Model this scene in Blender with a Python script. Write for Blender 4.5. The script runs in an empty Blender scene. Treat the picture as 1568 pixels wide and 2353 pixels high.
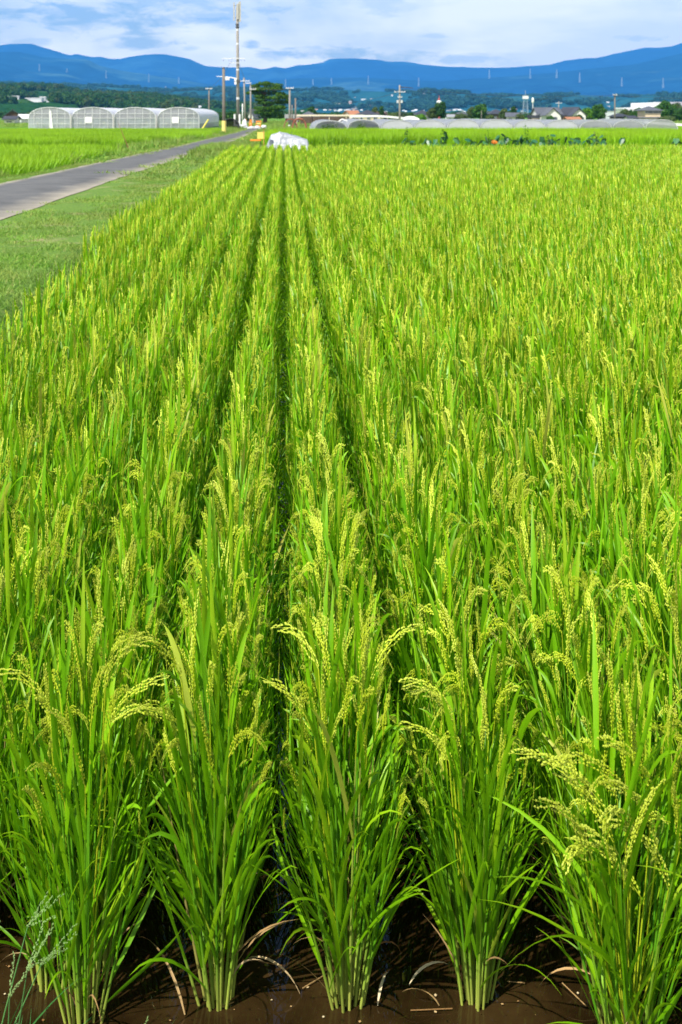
import bpy, math, random
import numpy as np
from mathutils import Vector, Matrix
from mathutils.bvhtree import BVHTree
R = math.radians
random.seed(7); rng = np.random.default_rng(7)
S = bpy.context.scene
COL = S.collection
EYE = 2.04                     # eye height above the paddy water
GND = 0.30                     # level of road, banks and farmland

# ------------------------------------------------------------------ camera, world, sun
cam_d = bpy.data.cameras.new('camera'); cam = bpy.data.objects.new('camera', cam_d); COL.objects.link(cam)
cam.location = (0, 0, EYE); cam.rotation_euler = (R(90), 0, 0)
cam_d.sensor_fit = 'HORIZONTAL'; cam_d.sensor_width = 24; cam_d.lens = 24*3000/1568
cam_d.shift_x = (784-652)/1568; cam_d.shift_y = -(1176.5-262)/1568
cam_d.clip_start = 0.1; cam_d.clip_end = 40000
cam_d.dof.use_dof = True; cam_d.dof.focus_distance = 4.2; cam_d.dof.aperture_fstop = 9.5
S.camera = cam
SUN_EL, SUN_AZ = 52, 217       # azimuth clockwise from the +Y view direction
sd = Vector((math.sin(R(SUN_AZ))*math.cos(R(SUN_EL)), math.cos(R(SUN_AZ))*math.cos(R(SUN_EL)), math.sin(R(SUN_EL))))
sun_d = bpy.data.lights.new('sun', 'SUN'); sun_d.energy = 5.0; sun_d.angle = R(0.53); sun_d.color = (1.0, .955, .87)
sun = bpy.data.objects.new('sun', sun_d); COL.objects.link(sun)
sun.rotation_euler = sd.to_track_quat('Z', 'Y').to_euler()
S.view_settings.view_transform = 'Standard'; S.view_settings.look = 'None'
S.view_settings.gamma = 1; S.view_settings.use_curve_mapping = False
S.view_settings.exposure = 0.50
S.cycles.use_denoising = True
S.cycles.max_bounces = 8; S.cycles.transparent_max_bounces = 12; S.cycles.volume_bounces = 0
S.cycles.diffuse_bounces = 3; S.cycles.transmission_bounces = 4; S.cycles.glossy_bounces = 3

def N(nt, typ, **kw):
    n = nt.nodes.new(typ)
    for k, v in kw.items():
        if k.startswith('in_'):
            key = k[3:]; key = int(key) if key.isdigit() else key.replace('_', ' ')
            n.inputs[key].default_value = v
        else: setattr(n, k, v)
    return n
def ramp(nt, stops, interp='LINEAR'):
    n = nt.nodes.new('ShaderNodeValToRGB'); cr = n.color_ramp; cr.interpolation = interp
    while len(cr.elements) < len(stops): cr.elements.new(.5)
    for e, (p, c) in zip(cr.elements, stops):
        e.position = p; e.color = (c[0], c[1], c[2], 1) if not isinstance(c, (int, float)) else (c, c, c, 1)
    return n

world = bpy.data.worlds.new('World'); S.world = world; world.use_nodes = True
nt = world.node_tree; nt.nodes.clear(); L = nt.links.new
sky = N(nt, 'ShaderNodeTexSky', sky_type='NISHITA', sun_disc=False, sun_elevation=R(SUN_EL), sun_rotation=R(SUN_AZ), air_density=1.2, dust_density=.6)
bg1 = N(nt, 'ShaderNodeBackground', in_Strength=.09); L(sky.outputs[0], bg1.inputs[0])
tc = N(nt, 'ShaderNodeTexCoord')
mp = N(nt, 'ShaderNodeMapping'); mp.inputs['Scale'].default_value = (9, 9, 46); L(tc.outputs['Generated'], mp.inputs[0])
mp.inputs['Location'].default_value = (3.1, 0, .35)
nz = N(nt, 'ShaderNodeTexNoise', in_Scale=.75, in_Detail=7, in_Roughness=.55, in_Distortion=.25); L(mp.outputs[0], nz.inputs['Vector'])
mp2 = N(nt, 'ShaderNodeMapping'); mp2.inputs['Scale'].default_value = (30, 30, 95); L(tc.outputs['Generated'], mp2.inputs[0])
nz2 = N(nt, 'ShaderNodeTexNoise', in_Scale=1.0, in_Detail=9, in_Roughness=.62, in_Distortion=.4); L(mp2.outputs[0], nz2.inputs['Vector'])
sep = N(nt, 'ShaderNodeSeparateXYZ'); L(tc.outputs['Generated'], sep.inputs[0])
def wm(op, a, b=None, c=None, clamp=False):
    n = nt.nodes.new('ShaderNodeMath'); n.operation = op; n.use_clamp = clamp
    for i, v in enumerate((a, b, c)):
        if v is None: continue
        if isinstance(v, (int, float)): n.inputs[i].default_value = v
        else: L(v, n.inputs[i])
    return n.outputs[0]
# low grey stratus banks: ellipses in direction space with noisy edges
dark = None
u_, v_ = wm('DIVIDE', sep.outputs[0], wm('MAXIMUM', sep.outputs[1], .05)), wm('DIVIDE', sep.outputs[2], wm('MAXIMUM', sep.outputs[1], .05))
for (px, py, rx, ry, s) in [(305, 92, 120, 24, .85), (120, 35, 420, 38, .9), (575, 100, 24, 10, .8), (437, 111, 24, 9, .6), (455, 20, 260, 50, .7),
                            (740, 118, 120, 18, .85), (905, 130, 150, 16, .75), (1060, 136, 130, 17, .65), (620, 133, 40, 14, .6), (840, 85, 60, 12, .3), (1150, 138, 170, 22, .5),
                            (1000, 83, 45, 8, .5), (1490, 88, 80, 11, .6), (70, 96, 60, 14, .5), (1420, 85, 20, 8, .5), (780, 0, 200, 36, .4), (1540, 30, 200, 26, .2), (-200, 60, 260, 60, .7), (1900, 60, 300, 30, .6)]:
    du = wm('DIVIDE', wm('SUBTRACT', u_, (px-652)/3000), rx/3000)
    dv = wm('DIVIDE', wm('SUBTRACT', v_, (262-py)/3000), ry/3000)
    r2 = wm('ADD', wm('MULTIPLY', du, du), wm('MULTIPLY', dv, dv))
    r2 = wm('ADD', r2, wm('MULTIPLY_ADD', nz2.outputs[0], 6.0, -3.0))
    m = wm('MULTIPLY', wm('MULTIPLY', wm('SUBTRACT', 1.15, r2), .8, clamp=True), min(1, s*1.1))
    dark = m if dark is None else wm('MAXIMUM', dark, m)
front = wm('GREATER_THAN', sep.outputs[1], .05)
dark = wm('MULTIPLY', dark, front)
base = ramp(nt, [(.38, .95), (.60, 0.0)]); L(nz.outputs[0], base.inputs[0])
dk = wm('MAXIMUM', dark, wm('MULTIPLY', base.outputs[0], .45))
ccol = N(nt, 'ShaderNodeMix', data_type='RGBA'); L(dk, ccol.inputs[0])
ccol.inputs[6].default_value = (1.05, .94, .84, 1); ccol.inputs[7].default_value = (.36, .43, .55, 1)
bg2 = N(nt, 'ShaderNodeBackground', in_Strength=1.62); L(ccol.outputs[2], bg2.inputs[0])
cov = N(nt, 'ShaderNodeMapRange', in_1=.10, in_2=.55, in_3=1.0, in_4=.12); L(sep.outputs[2], cov.inputs[0])
mpx = N(nt, 'ShaderNodeTexNoise', in_Scale=2.2, in_Detail=6, in_Roughness=.6); L(tc.outputs['Generated'], mpx.inputs['Vector'])
cmask = wm('MULTIPLY', wm('ADD', wm('MULTIPLY', wm('SUBTRACT', mpx.outputs[0], .5), 5.0), wm('MULTIPLY_ADD', cov.outputs[0], 2.2, -.9)), 1.0, clamp=True)
cmask = wm('MULTIPLY', cmask, .94)
mx = N(nt, 'ShaderNodeMixShader'); L(cmask, mx.inputs[0]); L(bg1.outputs[0], mx.inputs[1]); L(bg2.outputs[0], mx.inputs[2])
wo = N(nt, 'ShaderNodeOutputWorld'); L(mx.outputs[0], wo.inputs[0])

# ------------------------------------------------------------------ helpers
def at(px, d): return (px-652)*d/3000.0
def zz(py, d): return EYE+(262-py)*d/3000.0

class MB:
    """collects shapes for ONE mesh"""
    def __init__(s): s.v = []; s.f = []; s.t = []; s.r = []; s.mi = []; s.m = 0
    def add(s, vs, fs, t=None, r=.5):
        o = len(s.v); s.v.extend([tuple(v) for v in vs]); s.f.extend([tuple(i+o for i in f) for f in fs])
        s.t.extend(t if t is not None else [.5]*len(vs)); s.r.extend([r]*len(vs)); s.mi.extend([s.m]*len(fs))
        return s
    def box(s, x0, x1, y0, y1, z0, z1):
        vs = [(x0,y0,z0),(x1,y0,z0),(x1,y1,z0),(x0,y1,z0),(x0,y0,z1),(x1,y0,z1),(x1,y1,z1),(x0,y1,z1)]
        return s.add(vs, [(0,3,2,1),(4,5,6,7),(0,1,5,4),(1,2,6,5),(2,3,7,6),(3,0,4,7)])
    def tube(s, pts, rad, n=8, cap=True, t=None, r=.5):
        pts = [Vector(p) for p in pts]; k = len(pts)
        if isinstance(rad, (int, float)): rad = [rad]*k
        vs = []; fs = []; tt = []
        for i, p in enumerate(pts):
            d = (pts[min(i+1, k-1)]-pts[max(i-1, 0)]).normalized()
            a = d.orthogonal().normalized() if abs(d.z) < .9 else Vector((1, 0, 0)).cross(d).normalized()
            b = d.cross(a)
            for j in range(n):
                an = 2*math.pi*j/n; vs.append(p+(a*math.cos(an)+b*math.sin(an))*rad[i]); tt.append(i/(k-1) if t is None else t[i])
        for i in range(k-1):
            for j in range(n): fs.append((i*n+j, i*n+(j+1) % n, (i+1)*n+(j+1) % n, (i+1)*n+j))
        if cap: fs.append(tuple(reversed(range(n)))); fs.append(tuple((k-1)*n+j for j in range(n)))
        return s.add(vs, fs, tt, r)
    def mesh(s, name, mat, smooth=False):
        me = bpy.data.meshes.new(name); me.from_pydata(s.v, [], s.f)
        mats = mat if isinstance(mat, list) else [mat]
        for m in mats: me.materials.append(m)
        a = me.attributes.new('t', 'FLOAT', 'POINT'); a.data.foreach_set('value', s.t)
        a = me.attributes.new('r', 'FLOAT', 'POINT'); a.data.foreach_set('value', s.r)
        if len(mats) > 1: me.polygons.foreach_set('material_index', s.mi)
        if smooth: me.shade_smooth()
        me.update(); return me
    def build(s, name, mat, parent=None, smooth=False): return obj(name, s.mesh(name, mat, smooth), parent)

def obj(name, me, parent=None):
    o = bpy.data.objects.new(name, me); COL.objects.link(o)
    if parent: o.parent = parent
    return o
def tag(o, label=None, cat=None, group=None, kind=None):
    if label: o['label'] = label
    if cat: o['category'] = cat
    if group: o['group'] = group
    if kind: o['kind'] = kind
    return o
def thing(name, loc, label, cat, group=None, rz=0):
    o = bpy.data.objects.new(name, None); COL.objects.link(o); o.location = loc; o.rotation_euler = (0, 0, rz)
    o.empty_display_size = .2
    return tag(o, label, cat, group)

def mat(name, color, rough=.7, noise=None, bump=None, metal=0, spec=.5, var=0, coord='Object', trans=0, alpha=1):
    m = bpy.data.materials.new(name); m.use_nodes = True; nt = m.node_tree; L = nt.links.new
    b = nt.nodes['Principled BSDF']; b.inputs['Base Color'].default_value = (*color, 1); b.inputs['Roughness'].default_value = rough
    b.inputs['Metallic'].default_value = metal; b.inputs['Specular IOR Level'].default_value = spec
    tc = nt.nodes.new('ShaderNodeTexCoord')
    if noise:   # (scale, colour2, lo, hi)
        n = N(nt, 'ShaderNodeTexNoise', in_Scale=noise[0], in_Detail=6, in_Roughness=.6); L(tc.outputs[coord], n.inputs['Vector'])
        rp = ramp(nt, [(noise[2], color), (noise[3], noise[1])]); L(n.outputs[0], rp.inputs[0]); L(rp.outputs[0], b.inputs['Base Color'])
    if bump:
        n = N(nt, 'ShaderNodeTexNoise', in_Scale=bump[0], in_Detail=5); L(tc.outputs[coord], n.inputs['Vector'])
        bp = N(nt, 'ShaderNodeBump', in_Strength=bump[1], in_Distance=bump[2]); L(n.outputs[0], bp.inputs['Height']); L(bp.outputs[0], b.inputs['Normal'])
    out = nt.nodes['Material Output']; sh = b.outputs[0]
    if trans:
        tr = nt.nodes.new('ShaderNodeBsdfTranslucent'); tr.inputs[0].default_value = (*color, 1)
        mx = N(nt, 'ShaderNodeMixShader', in_0=trans); L(sh, mx.inputs[1]); L(tr.outputs[0], mx.inputs[2]); sh = mx.outputs[0]
    if alpha < 1:
        tp = nt.nodes.new('ShaderNodeBsdfTransparent')
        mx = N(nt, 'ShaderNodeMixShader', in_0=alpha); L(tp.outputs[0], mx.inputs[1]); L(sh, mx.inputs[2]); sh = mx.outputs[0]
    L(sh, out.inputs[0]); return m

def plant_mat(name, stops, tcol=None, trans=.35, rough=.42, tstops=None, hue=.012, val=.35, spec=.35, patch=None):
    """leaf colours by the per-piece random 'r'; tstops blends another colour along the piece"""
    m = bpy.data.materials.new(name); m.use_nodes = True; nt = m.node_tree; L = nt.links.new
    b = nt.nodes['Principled BSDF']; b.inputs['Roughness'].default_value = rough; b.inputs['Specular IOR Level'].default_value = spec
    ar = N(nt, 'ShaderNodeAttribute', attribute_name='r'); at_ = N(nt, 'ShaderNodeAttribute', attribute_name='t')
    rp = ramp(nt, stops); L(ar.outputs['Fac'], rp.inputs[0]); c = rp.outputs[0]
    if tcol:
        rt = ramp(nt, tstops); L(at_.outputs['Fac'], rt.inputs[0])
        mx = N(nt, 'ShaderNodeMix', data_type='RGBA'); L(rt.outputs[0], mx.inputs[0]); L(c, mx.inputs[6]); mx.inputs[7].default_value = (*tcol, 1); c = mx.outputs[2]
    if patch:
        g = nt.nodes.new('ShaderNodeNewGeometry')
        n = N(nt, 'ShaderNodeTexNoise', in_Scale=patch[0], in_Detail=3); L(g.outputs['Position'], n.inputs['Vector'])
        r3 = ramp(nt, [(.38, 0.0), (.62, 1.0)]); L(n.outputs[0], r3.inputs[0])
        mx = N(nt, 'ShaderNodeMix', data_type='RGBA'); mu = N(nt, 'ShaderNodeMath', operation='MULTIPLY', in_1=patch[2]); L(r3.outputs[0], mu.inputs[0])
        L(mu.outputs[0], mx.inputs[0]); L(c, mx.inputs[6]); mx.inputs[7].default_value = (*patch[1], 1); c = mx.outputs[2]
    oi = nt.nodes.new('ShaderNodeObjectInfo'); mr = N(nt, 'ShaderNodeMapRange', in_3=1-val/2, in_4=1+val/2); L(oi.outputs['Random'], mr.inputs[0])
    hs = N(nt, 'ShaderNodeHueSaturation'); L(c, hs.inputs['Color']); L(mr.outputs[0], hs.inputs['Value'])
    L(hs.outputs[0], b.inputs['Base Color'])
    tr = nt.nodes.new('ShaderNodeBsdfTranslucent'); L(hs.outputs[0], tr.inputs[0])
    mx = N(nt, 'ShaderNodeMixShader', in_0=trans); L(b.outputs[0], mx.inputs[1]); L(tr.outputs[0], mx.inputs[2])
    L(mx.outputs[0], nt.nodes['Material Output'].inputs[0]); return m

def vnoise(x, y, seed=0):
    xi = np.floor(x).astype(np.int64); yi = np.floor(y).astype(np.int64); xf = x-xi; yf = y-yi
    def h(a, b):
        n = (a*374761393+b*668265263+seed*982451653) & 0x7fffffff
        n = ((n ^ (n >> 13))*1274126177) & 0x7fffffff
        return ((n ^ (n >> 16)) & 0xffff)/65535.0
    u = xf*xf*(3-2*xf); v = yf*yf*(3-2*yf)
    return (h(xi, yi)*(1-u)+h(xi+1, yi)*u)*(1-v)+(h(xi, yi+1)*(1-u)+h(xi+1, yi+1)*u)*v
def fbm(x, y, o=5, seed=0, g=.5):
    s = 0; a = 1; n = 0
    for k in range(o): s = s+a*vnoise(x*2**k+17.3*k, y*2**k+5.1*k, seed+k); n += a; a *= g
    return s/n
def grid(name, xs, ys, zf, m, smooth=True):
    X, Y = np.meshgrid(xs, ys) if xs.ndim == 1 else (xs, ys)
    Z = zf(X, Y); h, w = X.shape
    v = np.stack([X, Y, Z], -1).reshape(-1, 3); i = np.arange(h*w).reshape(h, w)
    f = np.stack([i[:-1, :-1], i[:-1, 1:], i[1:, 1:], i[1:, :-1]], -1).reshape(-1, 4)
    me = bpy.data.meshes.new(name); me.from_pydata(v.tolist(), [], f.tolist()); me.materials.append(m)
    if smooth: me.shade_smooth()
    return obj(name, me)

def scatter(name, pts, rots, scls, idxs, protos, label, cat=None):
    """ONE object: points that carry instances of the given meshes (geometry nodes)"""
    col = bpy.data.collections.new(name+'_kinds')
    for i, me in enumerate(protos):
        col.objects.link(bpy.data.objects.new('%s_kind_%s' % (name, 'abcdefghijklmn'[i]), me))
    me = bpy.data.meshes.new(name); me.from_pydata([tuple(p) for p in pts], [], [])
    a = me.attributes.new('rot', 'FLOAT_VECTOR', 'POINT'); a.data.foreach_set('vector', np.asarray(rots, dtype=np.float32).ravel())
    a = me.attributes.new('scl', 'FLOAT_VECTOR', 'POINT'); a.data.foreach_set('vector', np.asarray(scls, dtype=np.float32).ravel())
    a = me.attributes.new('idx', 'INT', 'POINT'); a.data.foreach_set('value', np.asarray(idxs, dtype=np.int32))
    o = obj(name, me); tag(o, label, cat, kind='stuff')
    g = bpy.data.node_groups.new(name+'_nodes', 'GeometryNodeTree')
    g.interface.new_socket('Geometry', in_out='INPUT', socket_type='NodeSocketGeometry')
    g.interface.new_socket('Geometry', in_out='OUTPUT', socket_type='NodeSocketGeometry')
    gi = g.nodes.new('NodeGroupInput'); go = g.nodes.new('NodeGroupOutput'); L = g.links.new
    mp = g.nodes.new('GeometryNodeMeshToPoints'); L(gi.outputs[0], mp.inputs[0])
    ip = g.nodes.new('GeometryNodeInstanceOnPoints'); L(mp.outputs[0], ip.inputs['Points'])
    ci = g.nodes.new('GeometryNodeCollectionInfo'); ci.inputs['Collection'].default_value = col
    ci.inputs['Separate Children'].default_value = True; ci.inputs['Reset Children'].default_value = True
    L(ci.outputs[0], ip.inputs['Instance']); ip.inputs['Pick Instance'].default_value = True
    def na(n, t):
        q = g.nodes.new('GeometryNodeInputNamedAttribute'); q.data_type = t; q.inputs[0].default_value = n; return q.outputs[0]
    L(na('idx', 'INT'), ip.inputs['Instance Index']); L(na('scl', 'FLOAT_VECTOR'), ip.inputs['Scale'])
    er = g.nodes.new('FunctionNodeEulerToRotation'); L(na('rot', 'FLOAT_VECTOR'), er.inputs[0]); L(er.outputs[0], ip.inputs['Rotation'])
    L(ip.outputs[0], go.inputs[0])
    md = o.modifiers.new('scatter', 'NODES'); md.node_group = g
    return o

# ------------------------------------------------------------------ materials
LEAF = plant_mat('rice_leaf', [(0, (.078,.285,.002)), (.45, (.148,.415,.003)), (.8, (.235,.505,.004)), (.94, (.34,.55,.012)), (1, (.56,.48,.10))], (.33,.49,.012), .40, .42, [(.0, 0.0), (.7, .1), (1, .5)], patch=(.5, (.24,.46,.005), .4))
STEM = plant_mat('rice_stem', [(0, (.08,.28,.008)), (.8, (.15,.36,.012)), (.93, (.22,.36,.03)), (1, (.40,.32,.10))], (.50,.52,.10), .2, .45, [(0, .9), (.14, .5), (.32, 0.0)])
EAR = plant_mat('rice_ear', [(0, (.39,.52,.008)), (.5, (.55,.65,.018)), (1, (.68,.77,.09))], (.76,.82,.17), .30, .55, [(0, 0.0), (.6, .1), (1, .5)], patch=(.6, (.42,.50,.012), .4))
DEAD = plant_mat('dry_leaf', [(0, (.22,.10,.03)), (.6, (.50,.33,.14)), (1, (.66,.55,.34))], None, .2, .7)
GRASS = plant_mat('grass_blade', [(0, (.08,.24,.014)), (.6, (.14,.34,.022)), (.88, (.24,.38,.04)), (1, (.44,.38,.15))], (.24,.38,.05), .3, .55, [(0, 0.0), (1, .5)], patch=(.8, (.34,.34,.09), .55))
WEED = plant_mat('weed_leaf', [(0, (.03,.14,.03)), (.6, (.06,.24,.05)), (1, (.16,.33,.10))], None, .3, .5)
FARRICE = plant_mat('far_rice_leaf', [(0, (.12,.36,.003)), (.5, (.18,.45,.004)), (1, (.25,.50,.008))], (.34,.56,.010), .35, .5, [(0, 0.0), (.6, .3), (1, 1.0)], patch=(.12, (.19,.38,.008), .5))
BROAD = plant_mat('broad_leaf', [(0, (.015,.09,.03)), (.7, (.04,.17,.06)), (.9, (.10,.25,.08)), (1, (.40,.45,.20))], None, .2, .4, spec=.5)
CONC = mat('pole_concrete', (.27,.255,.23), .85, (3, (.22,.20,.18), .35, .75), coord='Generated')
WOODP = mat('pole_weathered', (.20,.18,.155), .9, (2.5, (.13,.115,.10), .3, .7))
YELLOW = mat('yellow_plastic', (.80,.70,.13), .5, (8, (.70,.60,.10), .4, .8))
PALEYEL = mat('pale_yellow_cover', (.80,.66,.20), .6, (6, (.66,.52,.13), .4, .8))
ORANGE = mat('orange_plastic', (.80,.25,.02), .55, (8, (.70,.20,.02), .4, .8))
WHITE = mat('white_paint', (.80,.80,.78), .5, (4, (.72,.72,.70), .4, .8))
STEELW = mat('galvanised_steel', (.68,.69,.70), .45, (6, (.56,.57,.58), .4, .8), metal=.3)
DARKM = mat('dark_metal', (.05,.05,.055), .5, (6, (.08,.08,.08), .4, .8))
RUST = mat('rust_painted_pipe', (.30,.10,.06), .8, (9, (.20,.07,.04), .4, .7))
BLACKN = mat('black_net', (.02,.02,.022), .8, (20, (.04,.04,.04), .4, .7), trans=.1, alpha=.9)

def plastic_film(name, col, alpha, scale=1.2, trans=.35):
    m = bpy.data.materials.new(name); m.use_nodes = True; nt = m.node_tree; L = nt.links.new
    b = nt.nodes['Principled BSDF']; b.inputs['Roughness'].default_value = .4
    tc = nt.nodes.new('ShaderNodeTexCoord'); n = N(nt, 'ShaderNodeTexNoise', in_Scale=scale, in_Detail=5, in_Roughness=.6); L(tc.outputs['Object'], n.inputs['Vector'])
    rp = ramp(nt, [(.3, tuple(c*.8 for c in col)), (.7, col)]); L(n.outputs[0], rp.inputs[0]); L(rp.outputs[0], b.inputs['Base Color'])
    tr = nt.nodes.new('ShaderNodeBsdfTranslucent'); L(rp.outputs[0], tr.inputs[0])
    mx = N(nt, 'ShaderNodeMixShader', in_0=trans); L(b.outputs[0], mx.inputs[1]); L(tr.outputs[0], mx.inputs[2])
    tp = nt.nodes.new('ShaderNodeBsdfTransparent'); m2 = N(nt, 'ShaderNodeMixShader')
    ra = ramp(nt, [(.3, alpha-.08), (.7, min(1, alpha+.08))]); L(n.outputs[0], ra.inputs[0]); L(ra.outputs[0], m2.inputs[0])
    L(tp.outputs[0], m2.inputs[1]); L(mx.outputs[0], m2.inputs[2]); L(m2.outputs[0], nt.nodes['Material Output'].inputs[0]); return m
FILMROOF = plastic_film('greenhouse_roof_film', (.82,.82,.86), .98, trans=.15)
FILMWALL = plastic_film('greenhouse_wall_film', (.56,.58,.62), .55)
FILMLOW = plastic_film('greenhouse_shutter_film', (.62,.68,.72), .62)
NET = plastic_film('insect_net', (.44,.46,.50), .86, .6, .3)
NETEND = plastic_film('insect_net_end', (.52,.54,.58), .95, .6, .1)
NETTHIN = plastic_film('thin_insect_net', (.46,.48,.50), .55, .6, .3)

# ------------------------------------------------------------------ haze
hb = MB().box(-7200, 7200, -60, 14500, -2.0, 1250)
hz = bpy.data.materials.new('haze'); hz.use_nodes = True; hn = hz.node_tree; hn.nodes.clear()
HAZE_COL = (.10, .45, 1.0)
pv = N(hn, 'ShaderNodeVolumePrincipled', in_Density=8e-5, in_Anisotropy=0.0); pv.inputs['Color'].default_value = (*HAZE_COL, 1)
pv.inputs['Density Attribute'].default_value = ''
ho = hn.nodes.new('ShaderNodeOutputMaterial'); hn.links.new(pv.outputs[0], ho.inputs['Volume'])
hz.cycles.homogeneous_volume = True
hzo = hb.build('haze', hz); tag(hzo, 'blue summer haze lying over the plain up to the mountains', kind='stuff')

# ------------------------------------------------------------------ ground, water, road
def ground_mat(name, c1, c2, c3, s1, s2, bumps=(40, .5, .02), rough=.95):
    m = bpy.data.materials.new(name); m.use_nodes = True; nt = m.node_tree; L = nt.links.new
    b = nt.nodes['Principled BSDF']; b.inputs['Roughness'].default_value = rough; b.inputs['Specular IOR Level'].default_value = .2
    tc = nt.nodes.new('ShaderNodeTexCoord')
    n1 = N(nt, 'ShaderNodeTexNoise', in_Scale=s1, in_Detail=7, in_Roughness=.65); L(tc.outputs['Object'], n1.inputs['Vector'])
    n2 = N(nt, 'ShaderNodeTexNoise', in_Scale=s2, in_Detail=8, in_Roughness=.75); L(tc.outputs['Object'], n2.inputs['Vector'])
    r1 = ramp(nt, [(.35, c1), (.65, c2)]); L(n2.outputs[0], r1.inputs[0])
    r2 = ramp(nt, [(.54, 0.0), (.70, .9)]); L(n1.outputs[0], r2.inputs[0])
    mx = N(nt, 'ShaderNodeMix', data_type='RGBA'); L(r2.outputs[0], mx.inputs[0]); L(r1.outputs[0], mx.inputs[6]); mx.inputs[7].default_value = (*c3, 1)
    L(mx.outputs[2], b.inputs['Base Color'])
    n3 = N(nt, 'ShaderNodeTexNoise', in_Scale=bumps[0], in_Detail=6); L(tc.outputs['Object'], n3.inputs['Vector'])
    bp = N(nt, 'ShaderNodeBump', in_Strength=bumps[1], in_Distance=bumps[2]); L(n3.outputs[0], bp.inputs['Height']); L(bp.outputs[0], b.inputs['Normal'])
    return m
TURF = ground_mat('turf', (.05,.13,.014), (.17,.27,.04), (.34,.28,.14), 1.1, 22)
PLAIN = ground_mat('farmland', (.07,.19,.012), (.13,.28,.02), (.10,.12,.04), .03, .4, (3, .4, .1))
MUD = ground_mat('paddy_mud', (.035,.022,.010), (.060,.040,.018), (.025,.015,.008), 3, 14)
WATER = bpy.data.materials.new('muddy_water'); WATER.use_nodes = True
nt = WATER.node_tree; L = nt.links.new; b = nt.nodes['Principled BSDF']
b.inputs['Roughness'].default_value = .0; b.inputs['IOR'].default_value = 1.33
tc = nt.nodes.new('ShaderNodeTexCoord')
n1 = N(nt, 'ShaderNodeTexNoise', in_Scale=5, in_Detail=6, in_Roughness=.6); L(tc.outputs['Object'], n1.inputs['Vector'])
n2 = N(nt, 'ShaderNodeTexNoise', in_Scale=55, in_Detail=4, in_Roughness=.6); L(tc.outputs['Object'], n2.inputs['Vector'])
r1 = ramp(nt, [(.3, (.010,.0055,.0018)), (.7, (.042,.024,.008))]); L(n1.outputs[0], r1.inputs[0])
r2 = ramp(nt, [(.30, 0.0), (.38, 1.0)]); L(n2.outputs[0], r2.inputs[0])
mx = N(nt, 'ShaderNodeMix', data_type='RGBA'); L(r2.outputs[0], mx.inputs[0]); mx.inputs[6].default_value = (.010,.006,.003, 1); L(r1.outputs[0], mx.inputs[7]); L(mx.outputs[2], b.inputs['Base Color'])
n3 = N(nt, 'ShaderNodeTexNoise', in_Scale=9, in_Detail=2); L(tc.outputs['Object'], n3.inputs['Vector'])
bp = N(nt, 'ShaderNodeBump', in_Strength=.15, in_Distance=.004); L(n3.outputs[0], bp.inputs['Height']); L(bp.outputs[0], b.inputs['Normal'])

ROAD_N = [(3,-5.3),(21.2,-4.62),(30,-4.52),(38.7,-4.40),(50.7,-4.1),(69.5,-3.35),(105,-3.05),(149,-2.8),(175,-2.2)]
ROAD_F = [(3,-8.3),(21.2,-7.4),(32.7,-7.05),(44,-6.7),(57.6,-6.25),(69.5,-5.8),(94,-5.25),(120,-4.6),(149,-4.4),(175,-4.6)]
def road_n(d): return np.interp(d, [a for a, _ in ROAD_N], [c for _, c in ROAD_N])
def road_f(d): return np.interp(d, [a for a, _ in ROAD_F], [c for _, c in ROAD_F])

pl = MB(); pl.add([(-7000,-50,-.25),(7000,-50,-.25),(7000,14000,-.25),(-7000,14000,-.25)], [(0,1,2,3)])
tag(pl.build('ground', MUD), kind='structure')
# dry farmland, butted round the sunken paddies
def slab(name, pts, z, m, label=None):
    n = len(pts); o = MB().add([(x, y, z) for x, y in pts]+[(x, y, -.2) for x, y in pts], [tuple(range(n))]+[(i, (i+1) % n+0, (i+1) % n+n, i+n)[::-1] for i in range(n)]).build(name, m)
    return tag(o, label, kind='structure')
slab('farmland', [(-7000,125),(-5.6,125),(-5.0,172),(-2,172),(-2,86),(7000,86),(7000,13900),(-7000,13900)], GND-.01, PLAIN)
slab('farmland', [(32,60),(400,60),(400,85.9),(32,85.9)], GND-.012, PLAIN)
slab('farmland', [(-2.05,58.55),(-.9,58.55),(-.9,85.9),(-2.05,85.9)], GND-.012, TURF)
wt = MB().add([(-2.25,1.6,0),(60,1.6,0),(60,53.2,0),(-2.25,53.2,0)], [(0,1,2,3)]).build('water', WATER); tag(wt, kind='structure')
# left bank: from the paddy edge up to the road
ys = np.concatenate([np.arange(1.5, 30, .3), np.arange(30, 173, 1.5)])
us = np.linspace(0, 1, 26)
Y2, U2 = np.meshgrid(ys, us, indexing='ij')
XR = road_n(Y2); X2 = -2.0+(XR-.02+2.0)*U2 + np.where(Y2 > 56, (U2-1)*0, 0)
def bankz(X, Y):
    k = np.clip((-2.0-X)/.7, 0, 1); e = np.clip((X-road_n(Y)-.0)/.5, 0, 1)
    return -.08+(GND+.10)*k*k*(3-2*k)+.05*(fbm(X*2, Y*2, 4, 3)-.5)*e*np.clip(k*2, 0, 1) - .02*(1-e)
tag(grid('grass_bank', X2, Y2, bankz, TURF), 'grassy bank between the rice paddy and the lane', kind='structure')
XL = road_f(Y2)+.02; X3 = XL-(3.2+.0*Y2)*U2
def bankl(X, Y):
    e = np.clip((road_f(Y)-X)/.4, 0, 1); k = np.clip((road_f(Y)-X-1.2)/1.0, 0, 1)
    return GND-.02+.05*fbm(X*2, Y*2, 4, 9)*e-(.42*k*k*(3-2*k))*(Y < 124)
tag(grid('grass_verge', X3, Y2, bankl, TURF), 'grassy far verge of the lane', kind='structure')
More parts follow.
